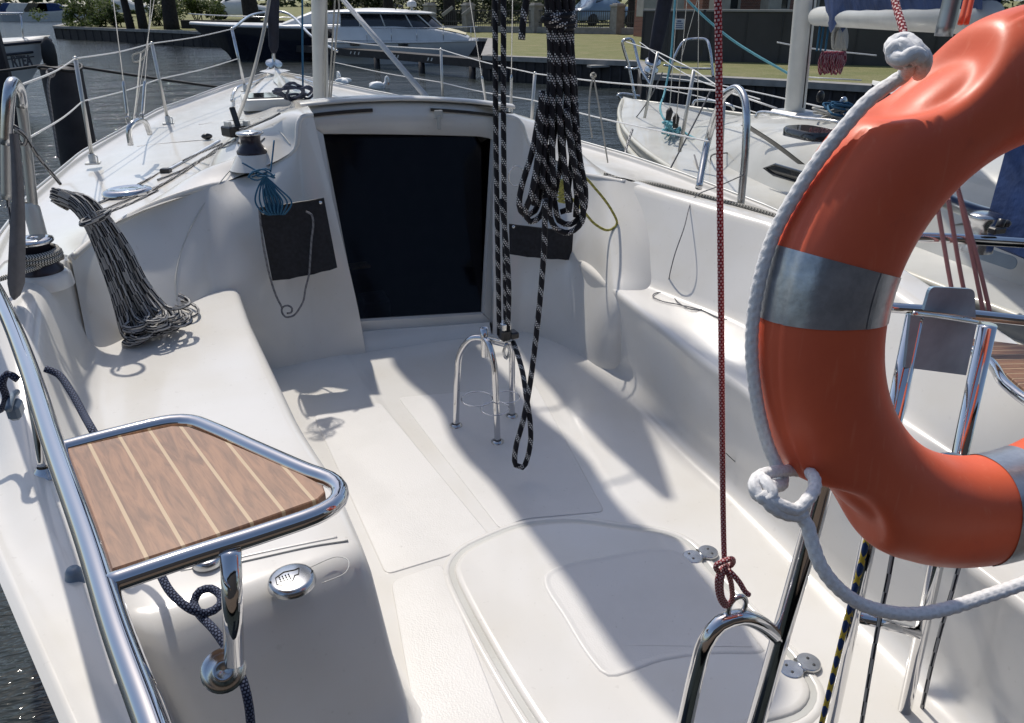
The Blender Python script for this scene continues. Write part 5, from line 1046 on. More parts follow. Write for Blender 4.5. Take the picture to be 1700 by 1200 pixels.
ropething('dangling_line', 'two thin white cords tied to the starboard lifeline and hanging down to the water side', 'rope_pale', [[at(985, 124, Y=3.9), at(980, 150, Y=3.9), at(978, 190, Y=3.9), at(983, 228, Y=3.9)], [at(985, 124, Y=3.9), at(995, 180, Y=3.9), at(1009, 270, Y=3.9)], [at(985 + 4 * cos(a), 125 + 4 * sin(a), Y=3.9 + .02 * sin(2 * a)) for a in [k * .6 for k in range(12)]]], .0045, n=8)

# ---- neighbouring white sailing yacht (starboard side)
Ls = 9.6; hd = R(90.0); ns = V((4.36, -1.35, 0)); NB = thing('neighbour_yacht', tuple(ns), 'white sailing yacht moored alongside to starboard with a blue covered boom', 'sailboat')
q = loc_f(ns, hd); h_, e_ = hull_mb(Ls, 2.95, .90, flare=.72, bow_rake=.9, transom=.8, sh_bow=.12, n=32); place('hull', xf(h_, ns, hd), 'gelcoat_aged_and_shade', NB); place('deck', xf(deck_mb(e_, .05), ns, hd), 'gelcoat_aged_and_shade', NB)
mb = MB()
for s in (-1, 1): mb.tube([q(x, s * hb * .995, z + .015) for x, hb, z in e_], .022, 8)
for s in (-1, 1): mb.tube([q(x - .02, s * hb * 1.0, z - .10) for x, hb, z in e_[:-1]], .03, 8)
place('rub_rail', mb, 'gelcoat_cream', NB)
mb = MB(); g = []
for x, w_, z in ((2.3, .95, 1.36), (3.5, .98, 1.36), (5.2, .92, 1.32), (6.6, .72, 1.22), (7.6, .42, 1.06), (8.0, .2, .98)): g.append([q(x, -w_ - .14, .93), q(x, -w_, z - .12), q(x, -w_ + .14, z - .01), q(x, 0, z + .04), q(x, w_ - .14, z - .01), q(x, w_, z - .12), q(x, w_ + .14, .93)])
g = cgrid(g, 4, 4); mb.grid(g); mb.add(g[0], [list(range(len(g[0])))], None, False); place('cabin', mb, 'gelcoat_aged_and_shade', NB)
for s, y0 in ((1, 1),):
    for x0, x1 in ((3.0, 4.1), (4.5, 5.6)):
        mb = MB(); o = [q(lerp(x0, x1, a), s * 1.045, 1.09) + V((0, 0, b)) for a, b in ((0, -.03), (.08, .035), (.9, .035), (1, -.01), (.9, -.035))]; mb.tube(o, .008, 6, closed=True, smooth_path=False); mb.add([p + V((.01, 0, 0)) for p in o], [[0, 1, 2, 3, 4]], None, False); place('cabin_window', mb, 'glass_dark', NB)
# cockpit coamings of the neighbour
for s in (1, -1):
    mb = MB(); g = []
    for x, z in ((-.1, 1.12), (.6, 1.2), (1.5, 1.3), (2.3, 1.38)): g.append([q(x, s * 1.22, .88), q(x, s * 1.12, z - .1), q(x, s * 1.0, z), q(x, s * .82, z - .02), q(x, s * .74, .8)])
    mb.grid(cgrid(g, 5, 5), flip=s < 0); place('coaming', mb, 'gelcoat_aged_and_shade', NB)
mb = MB(); mb.box(at(1716, 335, Y=2.0), (.02, .40, .42), -.2, .02); place('canvas_dodger', mb, 'navy_cloth', NB)
cw = at(1625, 395, Y=2.1); mb = MB().lathe([(.06, -.05), (.055, .0), (.045, .02), (.045, .06), (.062, .08), (.060, .095), (.02, .10), (0, .10)], cw, n=24); place('winch', mb, 'steel_worn', NB)
mb = MB(); mb.tube([at(1545, 320, Y=2.2), at(1600, 345, Y=2.2), at(1700, 372, Y=2.2), at(1800, 390, Y=2.2)], .03, 10); place('spray_rail', mb, 'steel_dull', NB)
mb = MB(); c = at(1655, 428, Y=2.35); mb.loops([c + V((0, 0, 0)) + V((0, p.x, p.y)) for p in rrect(.20, .06, .03)], [(0, 0), (0, .004)], nrm=(-1, 0, .0)); place('hull_slot', mb, 'cap_blue_grey', NB)
nm = at(1321, 176, Y=5.1); nt_ = at(1342, -40, Y=5.05); dn = (nt_ - nm).normalized(); mb = MB(); g = []
for c in (nm + V((0, 0, -.1)), nm + dn * 9): g.append([c + V((cos(a) * .068, sin(a) * .09, 0)) for a in [2 * pi * j / 24 for j in range(24)]])
mb.grid(g, close_v=True); nms = place('mast', mb, 'alloy_pale', NB); place('mast_track', MB().tube([nm + V((-.05, -.065, 0)), nm + dn * 9 + V((-.05, -.065, 0))], .008, 6), 'rail_dark', nms)
place('mast_track', MB().tube([nm + V((-.01, -.09, 0)), nm + dn * 9 + V((-.01, -.09, 0))], .008, 6), 'rail_dark', nms)
place('mast_foot', MB().box(nm + V((0, 0, -.10)), (.26, .30, .14), .1, .02), 'alloy', nms)
b0_, b1_ = at(1352, 27, Y=4.95), at(1640, 30, Y=2.4); nb_ = place('boom', MB().tube([b0_, b0_.lerp(b1_, .03), b1_], [.03, .062, .062], 20, smooth_path=False), 'alloy_pale', NB)
place('gooseneck', MB().tube([nm + dn * .62 + V((.03, -.06, 0)), b0_], .03, 10), 'steel_worn', nb_)
mb = MB(); g = []
for i in range(22):
    t = lerp(.16, 1.0, i / 21); c = b0_.lerp(b1_, t); side = V((.9, .35, 0)).normalized(); drop = .03 + (.13 if i == 2 else .06 if i in (1, 3) else 0) + .006 * sin(i * 2.1)
    if i == 0: drop = .02
    g.append([c + side * (-.075) + V((0, 0, -drop + .06)), c + side * (-.13) + V((0, 0, .14)), c + side * (-.12 + .01 * sin(i)) + V((0, 0, .26)), c + V((0, 0, .40)), c + side * (.12) + V((0, 0, .26)), c + side * .13 + V((0, 0, .14)), c + side * .075 + V((0, 0, -drop + .06))])
mb.grid(cgrid(g, 2, 3)); place('sail_cover', mb, 'navy_cloth', nb_)
mb = MB(); mb.lathe([(.008, 0), (.016, .002), (.008, .004)], at(1419, 27, Y=4.2), (-.3, -1, 0), 10); place('cover_eyelet', mb, 'steel_worn', nb_)
# neighbour rigging
fb2 = at(1082, 112, Y=8.2); dd = (at(1108, -20, Y=7.8) - fb2).normalized(); place('furled_headsail', MB().tube([fb2, fb2 + dd * .1, fb2 + dd * .5, fb2 + dd * 5], [.03, .06, .08, .09], 14), 'dark_cloth', NB)
place('furler_drum', MB().lathe([(.02, -.25), (.02, -.05), (.08, -.04), (.08, -.02), (.04, 0), (.04, .05), (.09, .06), (.09, .08), (.02, .09)], fb2, dd, 20), 'steel_worn', NB)
def nst(b_, t_, y): a = at(*b_, Y=y); b = at(*t_, Y=y); place('stanchion', MB().tube([a, b], .014, 8), 'alloy', NB); return b
ts_ = [nst((1070, 196), (1092, 86), 6.6), nst((1128, 252), (1152, 116), 5.0), nst((1195, 290), (1172 + 30, 150), 4.0)]
mb = MB(); ch = [at(1036, 68, Y=8.6)] + ts_ + [at(1290, 180, Y=3.3)]
for a, b in zip(ch, ch[1:]): mb.tube([a, b], .005, 6)
mb.tube([at(1062, 70, Y=8.4), at(1152, 130, Y=6.0), at(1262, 165, Y=4.6)], .005, 6); mb.tube([at(1100, 128, Y=8.4), at(1200, 142, Y=7.0), at(1420, 190, Y=5.0)], .006, 6); mb.tube([at(1290, 70, Y=6.3), at(1345, 80, Y=6.2), at(1455, 92, Y=6.0)], .006, 6); mb.tube([at(1340, 128, Y=6.3), at(1430, 133, Y=6.1)], .006, 6)
mb.tube([at(1060, 140, Y=7.6), at(1160, 160, Y=6.6), at(1300, 200, Y=5.0)], .005, 6)
place('lifeline', mb, 'white_paint', NB)
mb = MB(); mb.tube([at(1056, 172, Y=8.4), at(1044, 110, Y=8.5), at(1034, 68, Y=8.5), at(1040, 65, Y=8.5), at(1049, 66, Y=8.5), at(1062, 110, Y=8.3), at(1080, 140, Y=8.1)], .017, 10)
mb.tube([at(1038, 112, Y=8.5), at(1052, 114, Y=8.4), at(1062, 112, Y=8.3)], .013, 8); place('pulpit', mb, 'steel_worn', NB); mb = MB()
mb.tube([at(1108, 130, Y=8.6), at(1122, 90, Y=8.6), at(1136, 68, Y=8.6), at(1148, 65, Y=8.6), at(1172, 66, Y=8.5), at(1178, 80, Y=8.4), at(1184, 128, Y=8.3)], .017, 10)
mb.tube([at(1102, 108, Y=8.6), at(1140, 113, Y=8.6), at(1182, 114, Y=8.4)], .013, 8); place('pulpit', mb, 'steel_worn', NB)
mb = MB(); mb.tube([at(1058, 172, Y=8.5), at(1030, 163, Y=8.7), at(1026, 158, Y=8.7), at(1034, 156, Y=8.7), at(1062, 160, Y=8.6)], .02, 8); place('bow_roller', mb, 'steel_worn', NB)
mb = MB()
for a, b in (((1112, 178, 6.2), (1120, 60, 6.25)), ((1122, 205, 5.7), (1140, 0, 5.7)), ((1130, 100, 6.4), (1152, 20, 6.4)), ((1158, 175, 5.2), (1160, 0, 5.4))): p, r_ = at(a[0], a[1], Y=a[2]), at(b[0], b[1], Y=b[2]); mb.tube([p, p + (r_ - p).normalized() * 7], .0035, 6)
place('shrouds', mb, 'steel_worn', NB)
mb = MB()
for a, b in (((1113, 178), (1109, 200)), ((1123, 188), (1121, 212))): p, r_ = at(*a, Y=5.8), at(*b, Y=5.8); mb.tube([p, p.lerp(r_, .3), r_], [.008, .03, .022], 8)
place('shroud_boots', mb, 'rubber_black', NB)
ropething('cyan_halyard', 'pale cyan rope slanting down towards the mast of the neighbouring yacht', 'rope_cyan', [[at(1100, -50, Y=6.5), at(1141, 0, Y=6.3), at(1210, 62, Y=6.0), at(1322, 130, Y=5.4)], [at(1122, -20, Y=7.2), at(1113, 100, Y=7.0), at(1104, 150, Y=6.9), at(1096, 180, Y=6.6), at(1103, 198, Y=6.4), at(1125, 212, Y=6.1), at(1150, 228, Y=5.8), at(1200, 248, Y=5.4), at(1262, 260, Y=5.0)]], .010, n=8)
hh = []
for i in range(16):
    x = 1366 + i * 2.3; hh.append([at(x, 86, Y=4.9), at(x - 6 + 3 * sin(i), 104 + 6 * sin(i * 1.7), Y=4.88), at(x - 4, 118 + 5 * cos(i * 2.3), Y=4.9), at(x + 3, 100, Y=4.92), at(x + 2, 86, Y=4.92)])
ropething('burgundy_coils', 'burgundy and white coils of rope hanging on the lifeline by the neighbour mast', 'rope_burgundy', hh, .010, n=6, step=.03)
hh = []
for i in range(9): hh.append([at(1388 + 1.5 * i, 34, Y=4.6), at(1382 + 3 * i, 60, Y=4.6 + .02 * sin(i)), at(1384 + 2.5 * i, 82, Y=4.6), at(1392 + i, 50, Y=4.58)])
ropething('beige_coil', 'beige coil of rope hanging below the neighbour boom', 'rope_pale', hh, .010, n=6, step=.03)
mb = MB()
for dx in (0, 6, 14): mb.tube([at(1362 + dx, 40, Y=4.7), at(1356 + dx, 84, Y=4.75)], .008, 6)
tag(place('vang_lines', mb, 'rope_blue'), 'three thin blue lines below the front end of the neighbour boom', 'rope')
random.seed(5)
tg_ = [[at(1150 + 24 * i + random.uniform(-10, 10), 240 + random.uniform(-20, 30), Y=5.2), at(1165 + 20 * i, 270 + random.uniform(-15, 25), Y=4.8), at(1190 + 22 * i, 250 + random.uniform(-20, 30), Y=5.0)] for i in range(5)]
for pth_ in tg_ + [[at(1040, 215, Y=7.6), at(1080, 160, Y=6.6), at(1100, 120, Y=6.5)], [at(1110, 285, Y=4.4), at(1160, 190, Y=4.4), at(1180, 150, Y=4.45)]]: ropething('deck_line', 'thin grey line lying across the neighbour foredeck', 'rope_grey_thin', [pth_], .006, group='thin lines on the neighbour foredeck', n=6)
mb = MB().tube([at(1238, 208, Y=2.85), at(1285, 238, Y=3.3), at(1330, 272, Y=3.7)], .022, 8, flat=.12); tag(place('black_strap', mb, 'rail_dark'), 'flat black strap running from the starboard hoop towards the neighbouring deck', 'strap')
mb = MB().loops([at(1345, 222, z=1.36) + p for p in rrect(.22, .34, .09)], [(0, -.02), (0, .02), (.01, .03)]); place('deck_hatch', mb, 'glass_dark', NB)
random.seed(21)
for k, (mt_, lab_) in enumerate((('rope_blue', 'tangle of thin blue line at the foot of the neighbour mast'), ('rope_pale', 'tangle of pale line at the foot of the neighbour mast'), ('rope_cyan', 'cyan line loosely coiled on the neighbour foredeck'))):
    cx_, cy_, yy = ((1395, 182, 4.5), (1375, 190, 4.6), (1112, 214, 6.0))[k]; ropething('tangled_line', lab_, mt_, [[at(cx_ + random.uniform(-30, 40) * (1 if k < 2 else .5), cy_ + random.uniform(-12, 12), Y=yy + random.uniform(-.2, .2)) for _ in range(9)] for _ in range(3)], .008, n=6)
for k, (px, py) in enumerate(((1376, 176), (1400, 170), (1362, 160))):
    c = at(px, py, Y=4.7); place('mast_block', MB().ball(c, .035, (1, .5, 1.2), 10), 'steel_worn' if k % 2 else 'black_plastic', NB)
place('handrail', MB().tube([at(1255, 196, Y=4.6), at(1258, 188, Y=4.6), at(1330, 196, Y=4.2), at(1395, 205, Y=3.9), at(1398, 212, Y=3.9)], .012, 8), 'steel_worn', NB)
place('handrail', MB().tube([at(1150, 175, Y=5.8), at(1153, 168, Y=5.8), at(1215, 176, Y=5.4), at(1218, 182, Y=5.4)], .012, 8), 'steel_worn', NB)
# round fender between the hulls
mb = MB().lathe([(.02, .36), (.04, .32), (.10, .26), (.13, .12), (.13, -.12), (.10, -.26), (.03, -.32)], at(1050, 318, Y=4.85) + V((.03, 0, -.17)), (.1, .1, 1), 18); tag(place('fender', mb, 'gelcoat_aged_and_shade'), 'fat pale fender hanging between the two white hulls', 'fender')
mb = MB(); mb.tube([at(1036, 275, Y=4.8), at(1040, 245, Y=5.1), at(1050, 215, Y=5.6)], .010, 6); tag(place('fender_line', mb, 'rope_grey_fleck'), 'short dark rope holding the pale fender between the hulls', 'rope')
# ---- third boat beyond the neighbour
L3 = 6.5; h3 = R(95); n3 = V((9.2, 2.5, 0)); N3 = thing('small_yacht', tuple(n3), 'small white boat with a dark blue side strip lying beyond the neighbour mast', 'sailboat')
q = loc_f(n3, h3); h_, e_ = hull_mb(L3, 2.3, .85, sh_bow=.15); place('hull', xf(h_, n3, h3), 'navy_hull', N3); place('deck', xf(deck_mb(e_), n3, h3), 'gelcoat_aged_and_shade', N3)
mb = MB(); g = [[q(x, -w_, .86), q(x, -w_ + .1, z), q(x, 0, z + .06), q(x, w_ - .1, z), q(x, w_, .86)] for x, w_, z in ((1.2, .8, 1.2), (3.0, .8, 1.22), (4.5, .55, 1.05), (5.2, .2, .92))]; mb.grid(cgrid(g, 4, 3)); place('cabin', mb, 'white_paint', N3)
mb = MB(); mb.tube([q(1.0, .95, .9), q(1.0, .95, 1.4), q(.2, .8, 1.4), q(.2, -.8, 1.4), q(1.0, -.95, 1.4), q(1.0, -.95, .9)], .016, 8); mb.tube([q(.2, .8, .9), q(.2, .8, 1.4)], .016); place('pushpit', mb, 'steel_worn', N3)

# ================================================================== JETTY, SWANS
jt = thing('jetty', tuple(at(640, 90, z=0.0)), 'dark timber jetty with white slanted marks on its beam before the motor cruiser', 'jetty')
ja, jb_, jc = at(425, 70, z=.52), at(640, 86, z=.52), at(822, 101, z=.52)
mb = MB()
for a, b in ((ja, jb_), (jb_, jc)): t = (b - a).normalized(); nn = V((t.y, -t.x, 0)); nn = -nn if nn.y < 0 else nn; mb.add([a, b, b + nn * .5, a + nn * .5, a + V((0, 0, -.22)), b + V((0, 0, -.22)), b + nn * .5 + V((0, 0, -.22)), a + nn * .5 + V((0, 0, -.22))], [[0, 1, 2, 3], [4, 5, 1, 0], [7, 6, 5, 4], [3, 2, 6, 7], [0, 3, 7, 4], [1, 5, 6, 2]], None, False)
place('beam', mb, 'timber_black', jt)
for x in (470, 556, 628, 707, 790):
    p = ja.lerp(jb_, (x - 425) / 215) if x < 640 else jb_.lerp(jc, (x - 640) / 182); place('post', MB().tube([p + V((0, .12, -.2)), p + V((0, .12, -1.2))], .10, 10, smooth_path=False), 'timber_black', jt)
mb = MB()
for x in (484, 595, 656, 722):
    for k in range(3 if x != 722 else 2):
        xx = x - 7 + k * 6; p = ja.lerp(jb_, (xx - 425) / 215) if x < 640 else jb_.lerp(jc, (xx - 640) / 182); t = (jb_ - ja if x < 640 else jc - jb_).normalized(); f = V((0, -.006, 0)); mb.add([p + f + V((0, 0, -.15)), p + f + t * .06 + V((0, 0, -.15)), p + f + t * .12 + V((0, 0, -.06)), p + f + t * .06 + V((0, 0, -.06))], [[0, 1, 2, 3]], None, False)
place('white_marks', mb, 'stripe_white', jt)
# low dark jetty planks at the right of the bank
mb = MB(); a, b = at(978, 110, z=.5), at(1120, 105, z=.5); mb.box((a + b) / 2 + V((0, 0, 0)), ((b - a).length, .25, .05), math.atan2(b.y - a.y, b.x - a.x)); tag(place('gangplank', mb, 'path_stone'), 'pale plank lying along the water edge before the grass bank', 'plank')
def swan(c, head, label, tucked, k=.72):
    body = MB(); pts = [V((-.34, 0, .10)), V((-.22, 0, .10)), V((-.05, 0, .09)), V((.12, 0, .08)), V((.24, 0, .08))]; t = thing('swan', tuple(c), label, 'swan')
    m = Matrix.Translation(c) @ Matrix.Rotation(head, 4, 'Z') @ Matrix.Scale(k, 4); T_ = lambda l: [m @ p for p in l]
    body.tube(T_(pts), [.02 * k, .13 * k, .18 * k, .16 * k, .05 * k], 14, step=.02)
    nk = [V((.20, 0, .12)), V((.30, 0, .24)), V((.28, 0, .40)), V((.20, .02, .44)), V((.10, .04, .36)), V((.04, .05, .26))] if tucked else [V((.20, 0, .12)), V((.30, 0, .22)), V((.31, 0, .34)), V((.36, 0, .40)), V((.42, 0, .32)), V((.42, 0, .20))]
    body.tube(T_(nk), [.06 * k, .045 * k, .035 * k, .035 * k, .04 * k, .03 * k], 10, step=.02); place('body', body, 'swan_white', t); b = MB(); e, f = nk[-1], nk[-1] + (nk[-1] - nk[-2]).normalized() * .08; b.tube(T_([e, f]), [.016, .006], 8); place('beak', b, 'beak', t)
    w_ = MB()
    for s in (-1, 1): w_.ball(c + m.to_3x3() @ V((-.06, s * .11, .15)), .1 * k, (2.2, .7, 1.0))
    place('wings', w_, 'swan_white', t)
swan(at(569, 141, z=-.02), R(115), 'left of the two white swans, its head bent back over its body', True); swan(at(628, 148, z=-.02), R(15), 'white swan to the right, its neck bent down to its breast', False)

# ================================================================== SHORE: PILLARS, WALLS, BUILDINGS, TREES
def pillar(px, w_=.46, h=1.10, Yp=None, lab=''):
    c = at(px, 48, z=QZ) if Yp is None else V((at(px, 48, Y=Yp).x, Yp, QZ)); t = thing('brick_pillar', tuple(c), lab, 'pillar', 'pale pillars along the shore fence')
    place('shaft', MB().box(c + V((0, 0, h / 2)), (w_, w_, h), .2, .01), 'concrete', t); place('cap', MB().box(c + V((0, 0, h + .04)), (w_ * 1.14, w_ * 1.14, .08), .2, .01).box(c + V((0, 0, h + .11)), (w_ * .8, w_ * .8, .06), .2, .01), 'path_stone', t)
for px, lb2 in ((715, 'pale fence pillar behind the radar dome of the motor cruiser'), (778, 'pale fence pillar with a plank leaning on it, right of the motor cruiser'), (889, 'pale fence pillar seen left of the hanging black rope coil'), (1024, 'pale fence pillar just left of the tall grey wall')): pillar(px, lab=lb2, Yp={715: 38.5, 778: 37.5, 889: 35.5, 1024: 33}[px])
for i, px in enumerate((735, 768)):
    a, b = at(px, 24, Y=37), at(px + 16, 13, Y=37); tag(place('leaning_board', MB().box((a + b) / 2, (.62, .05, .14), 0, .01, Matrix.Rotation(-.6, 3, 'Y')), 'path_stone'), ('pale board sticking out beside the left pillar' , 'pale board sticking out beside the second pillar')[i], 'board')
wl_ = thing('low_wall', tuple(at(880, 45, z=QZ)), 'low pale stone wall with a dark railing between the fence pillars', 'wall'); a, b = V((at(700, 45, Y=39).x, 39, QZ)), V((at(1066, 45, Y=32.3).x, 32.3, QZ)); ln_ = (b - a).length; an = math.atan2(b.y - a.y, b.x - a.x)
place('wall_base', MB().box((a + b) / 2 + V((0, 0, .13)), (ln_, .2, .26), an, .01), 'concrete', wl_)
mb = MB()
for z in (.45, .92): mb.box((a + b) / 2 + V((0, 0, z)), (ln_, .04, .04), an)
for i in range(110): p = a.lerp(b, i / 109); mb.box(p + V((0, 0, .6)), (.02, .02, .7), an)
place('railing', mb, 'rail_dark', wl_)
a, b = at(1066, 99, z=QZ), at(1330, 106, z=QZ); b = a + (b - a) * 2.6; ln_ = (b - a).length; an = math.atan2(b.y - a.y, b.x - a.x); wt_ = .0
hw = thing('site_wall', tuple(a), 'tall dark grey boarded wall standing on the grass bank behind the neighbouring yacht', 'wall')
t = (b - a).normalized(); H_ = 1.16; mb = MB(); mb.box((a + b) / 2 + V((0, .1, H_ / 2)), (ln_, .08, H_), an, .004); place('boarding', mb, 'hoarding', hw)
place('wall_cap', MB().box((a + b) / 2 + V((0, .1, H_ + .02)), (ln_, .14, .05), an, .005), 'path_stone', hw)
mb = MB()
for i in range(13): p = a.lerp(b, i / 12); mb.box(p + V((0, .045, H_ / 2)), (.025, .03, H_), an)
place('wall_joints', mb, 'rail_dark', hw)
sg = at(1127, 40, Y=a.lerp(b, .10).y - .12); sgn_ = thing('notice_sign', tuple(sg), 'small white notice with blue lines of text on the grey wall', 'sign'); place('board', MB().box(sg, (.27, .015, .24), an, .003), 'sign_white', sgn_)
mb = MB()
for k, w_ in ((.07, .10), (.02, .19), (-.03, .17), (-.075, .19)): mb.box(sg + V((0, -.012, k)), (w_, .006, .018 if k < .06 else .03), an)
place('text_lines', mb, 'sign_blue', sgn_)
for px, yy, lb2 in ((1118, 12, 'left'), (1178, 12, 'right')):
    c = at(px, 20, Y=16.9); tag(place('wall_post', MB().box(c + V((0, .2, -.45)), (.06, .06, 1.0), an), 'rail_dark'), 'thin dark post against the grey wall, %s of the notice' % ('left' if lb2 == 'left' else 'well to the right'), 'post')
def building(x0, x1, yb, H, wall, lab, nwin, base=QZ):
    p0, p1 = V((at(x0, 20, Y=yb).x, yb, base)), V((at(x1, 20, Y=yb).x, yb, base)); c = (p0 + p1) / 2; t = thing('brick_house', tuple(c), lab, 'building'); W = (p1 - p0).length
    place('wall', MB().box(c + V((0, 2.5, H / 2)), (W, 5, H), 0), wall, t); place('roof', MB().box(c + V((0, 2.5, H + .15)), (W + .6, 5.6, .3), 0), 'tile_dark', t)
    for i in range(nwin):
        x = p0.x + W * (i + .5) / nwin; f = MB()
        wn = place('window', MB().box(V((x, yb - .02, base + 1.75)), (W / nwin * .35, .06, 1.3), 0), 'glass_dark', t)
        for s in (-1, 1): f.box(V((x + s * W / nwin * .19, yb - .04, base + 1.75)), (.1, .1, 1.45), 0)
        f.box(V((x, yb - .04, base + 1.05)), (W / nwin * .42, .14, .1), 0); place('frame', f, 'path_stone', wn)
building(1165, 1480, 26, 6, 'brick', 'red brick building with pale stone window surrounds above the grey wall', 4)
mb = MB()
for px in (1075, 1118, 1195, 1280): mb.box(at(px, 6, Y=25) + V((0, 0, 1.4)), (.55, .5, 3.6), 0, .02)
tag(place('stone_columns', mb, 'path_stone'), 'row of pale stone columns standing before the red brick building', 'columns')
def car(c, head, lab, mat):
    t = thing('parked_car', tuple(c), lab, 'car', 'cars parked behind the shore fence'); m = Matrix.Translation(c) @ Matrix.Rotation(head, 4, 'Z'); g = []
    for x, zt in ((-2.1, .75), (-2.0, .9), (-1.5, 1.0), (-1.0, 1.38), (.3, 1.42), (1.0, 1.02), (1.9, .85), (2.1, .6)): g.append([m @ V((x, -.85, .3)), m @ V((x, -.88, .7)), m @ V((x, -.7, zt)), m @ V((x, .7, zt)), m @ V((x, .88, .7)), m @ V((x, .85, .3))])
    mb = MB().grid(g); mb.add(g[0], [list(range(6))]); mb.add(g[-1], [list(range(6))]); place('body', mb, mat, t)
    place('windows', MB().grid([[m @ V((x, s * .80, .98)) for s in (-1,)] + [m @ V((x + d_, -.72, 1.32))] for x, d_ in ((-1.2, .2), (.6, -.3))]), 'glass_dark', t)
    for x in (-1.3, 1.3): place('wheel', MB().lathe([(.0, -.1), (.32, -.1), (.32, .1), (0, .1)], m @ V((x, -.8, .32)), m.to_3x3() @ V((0, 1, 0)), 16), 'rubber_black', t)
car(V((at(1000, 40, Y=44).x, 44, QZ)), R(10), 'pale blue car behind the fence left of the grey wall', 'car_blue'); car(V((at(400, 20, Y=66).x, 66, QZ)), R(0), 'white car far behind the big tree trunks', 'white_paint'); car(V((at(205, 20, Y=78).x, 78, QZ)), R(0), 'pale car far behind the bushes on the left', 'hull_cool_white')
def leaves(mb, c, rad, n, size, seed):
    rnd = random.Random(seed); cl = [(V((rnd.gauss(0, .5), rnd.gauss(0, .5), rnd.gauss(0, .45))), rnd.uniform(.22, .42)) for _ in range(max(6, n // 90))]
    for i in range(n):
        k, kr = cl[i % len(cl)]; d = V((rnd.gauss(0, 1), rnd.gauss(0, 1), rnd.gauss(0, 1))).normalized() * kr * rnd.uniform(.5, 1.05); p = k + d
        p = c + V((p.x * rad[0], p.y * rad[1], p.z * rad[2])); a = V((rnd.gauss(0, 1), rnd.gauss(0, 1), rnd.gauss(0, .6))).normalized(); b = a.orthogonal().normalized(); s = size * rnd.uniform(.6, 1.3)
        mb.add([p - a * s, p - b * s * .45, p + a * s, p + b * s * .45], [[0, 1, 2, 3]], None, False)
    return mb
def tree(px, Yt, h, r, cr, mat, lab, n=1500, seed=1, lean=0., name='tree', size=.16):
    x = at(px, 40, Y=Yt).x; c = V((x, Yt, QZ - .05)); t = thing(name, tuple(c), lab, 'tree', 'trees along the shore'); tr_ = MB().tube([c, c + V((lean * .3, 0, h * .3)), c + V((lean * .6, .1, h * .6)), c + V((lean, 0, h * .9))], [r * 1.35, r, r * .8, r * .4], 12, step=.4)
    for k in range(6): a = k * 1.1 + seed; s0 = c + V((lean * .6, .1, h * (.45 + .06 * k))); tr_.tube([s0, s0 + V((cos(a) * cr * .35, sin(a) * cr * .35, h * .12)), s0 + V((cos(a) * cr * .7, sin(a) * cr * .7, h * .2))], [r * .45, r * .3, r * .1], 6, step=.4)
    place('trunk', tr_, 'bark', t); place('crown', leaves(MB(), c + V((lean, 0, h)), (cr, cr, cr * .75), n, size, seed), mat, t)
for i, (px, Yt, h, r, cr, mat, lab) in enumerate([
    (216, 47, 6, .16, 3.2, 'leaf_mid', 'slim dark trunk, left one of the close pair behind the left quay'), (237, 47, 6.5, .19, 3.2, 'leaf_mid', 'dark trunk, right one of the close pair behind the left quay'), (284, 46, 7, .30, 3.6, 'leaf_mid', 'thick dark trunk standing alone right of the pair'),
    (420, 45, 8, .34, 4.0, 'leaf_dark', 'thickest dark trunk standing above the bow of the navy yacht'), (560, 50, 8, .3, 4.2, 'leaf_dark', 'tree whose crown darkens the water behind our mast'), (645, 48, 7, .25, 4.0, 'leaf_dark', 'tree right behind the hardtop of the motor cruiser'),
    (748, 46, 7, .28, 4.0, 'leaf_dark', 'dark trunk between the first two fence pillars'), (826, 44, 7, .28, 3.6, 'leaf_dark', 'dark trunk hidden behind the mainsheet'), (945, 46, 7, .25, 3.6, 'leaf_dark', 'tree behind the hanging black coil'), (1048, 40, 6, .17, 2.2, 'leaf_dark', 'slender brown trunk left of the grey wall')]):
    tree(px, Yt, h, r, cr, mat, lab, seed=i + 3, lean=.3 * ((i % 3) - 1), n=1300)
def bush(px, py, Yt, rad, mat, lab, n=1600, seed=1, size=.09, cat='bush'):
    c = at(px, py, Y=Yt); t = thing('bush', (c.x, c.y, QZ), lab, cat, 'bushes along the shore'); place('foliage', leaves(MB(), c, rad, n, size, seed), mat, t)
    st = MB()
    for k in range(5): st.tube([V((c.x + .1 * k - .2, c.y, QZ - .05)), c + V((cos(k * 1.3) * rad[0] * .5, sin(k * 1.3) * rad[1] * .4, 0))], [.04, .015], 5)
    place('stems', st, 'bark', t)
bush(135, 20, 52, (1.15, 1.0, .85), 'leaf_bright', 'bright green bush at the left corner of the quay', 2600, 2); bush(165, 22, 51, (1.0, 1.0, .75), 'leaf_bright', 'bright green bush right next to the corner bush', 2200, 4); bush(192, 30, 50, (.8, .8, .45), 'leaf_mid', 'low darker bush in front of the pair of trunks', 1500, 5)
bush(262, 12, 52, (.8, .8, .9), 'leaf_mid', 'green bush between the pair of trunks and the lone trunk', 1600, 6); bush(325, 10, 50, (1.0, .8, .8), 'leaf_bright', 'green bush right of the lone trunk', 1800, 7); bush(352, 14, 50, (.7, .8, .6), 'leaf_bright', 'small light green bush left of the thick trunk', 1200, 8)
for i, (px, w_) in enumerate(((575, 2.2), (650, 2.4), (742, 2.0), (826, 2.2), (905, 2.0), (970, 2.0))):
    c = at(px, 12, Y=49); bush(px, 14, 50, (w_ * 1.25, 1.0, 1.5), 'leaf_dark', ['dark hedge bush behind our mast', 'dark hedge bush behind the hardtop roof', 'dark hedge bush between the first two pillars', 'dark hedge bush behind the two ropes of the mainsheet', 'dark hedge bush behind the black coil', 'dark hedge bush left of the brick house'][i], 2200, 20 + i, .15)
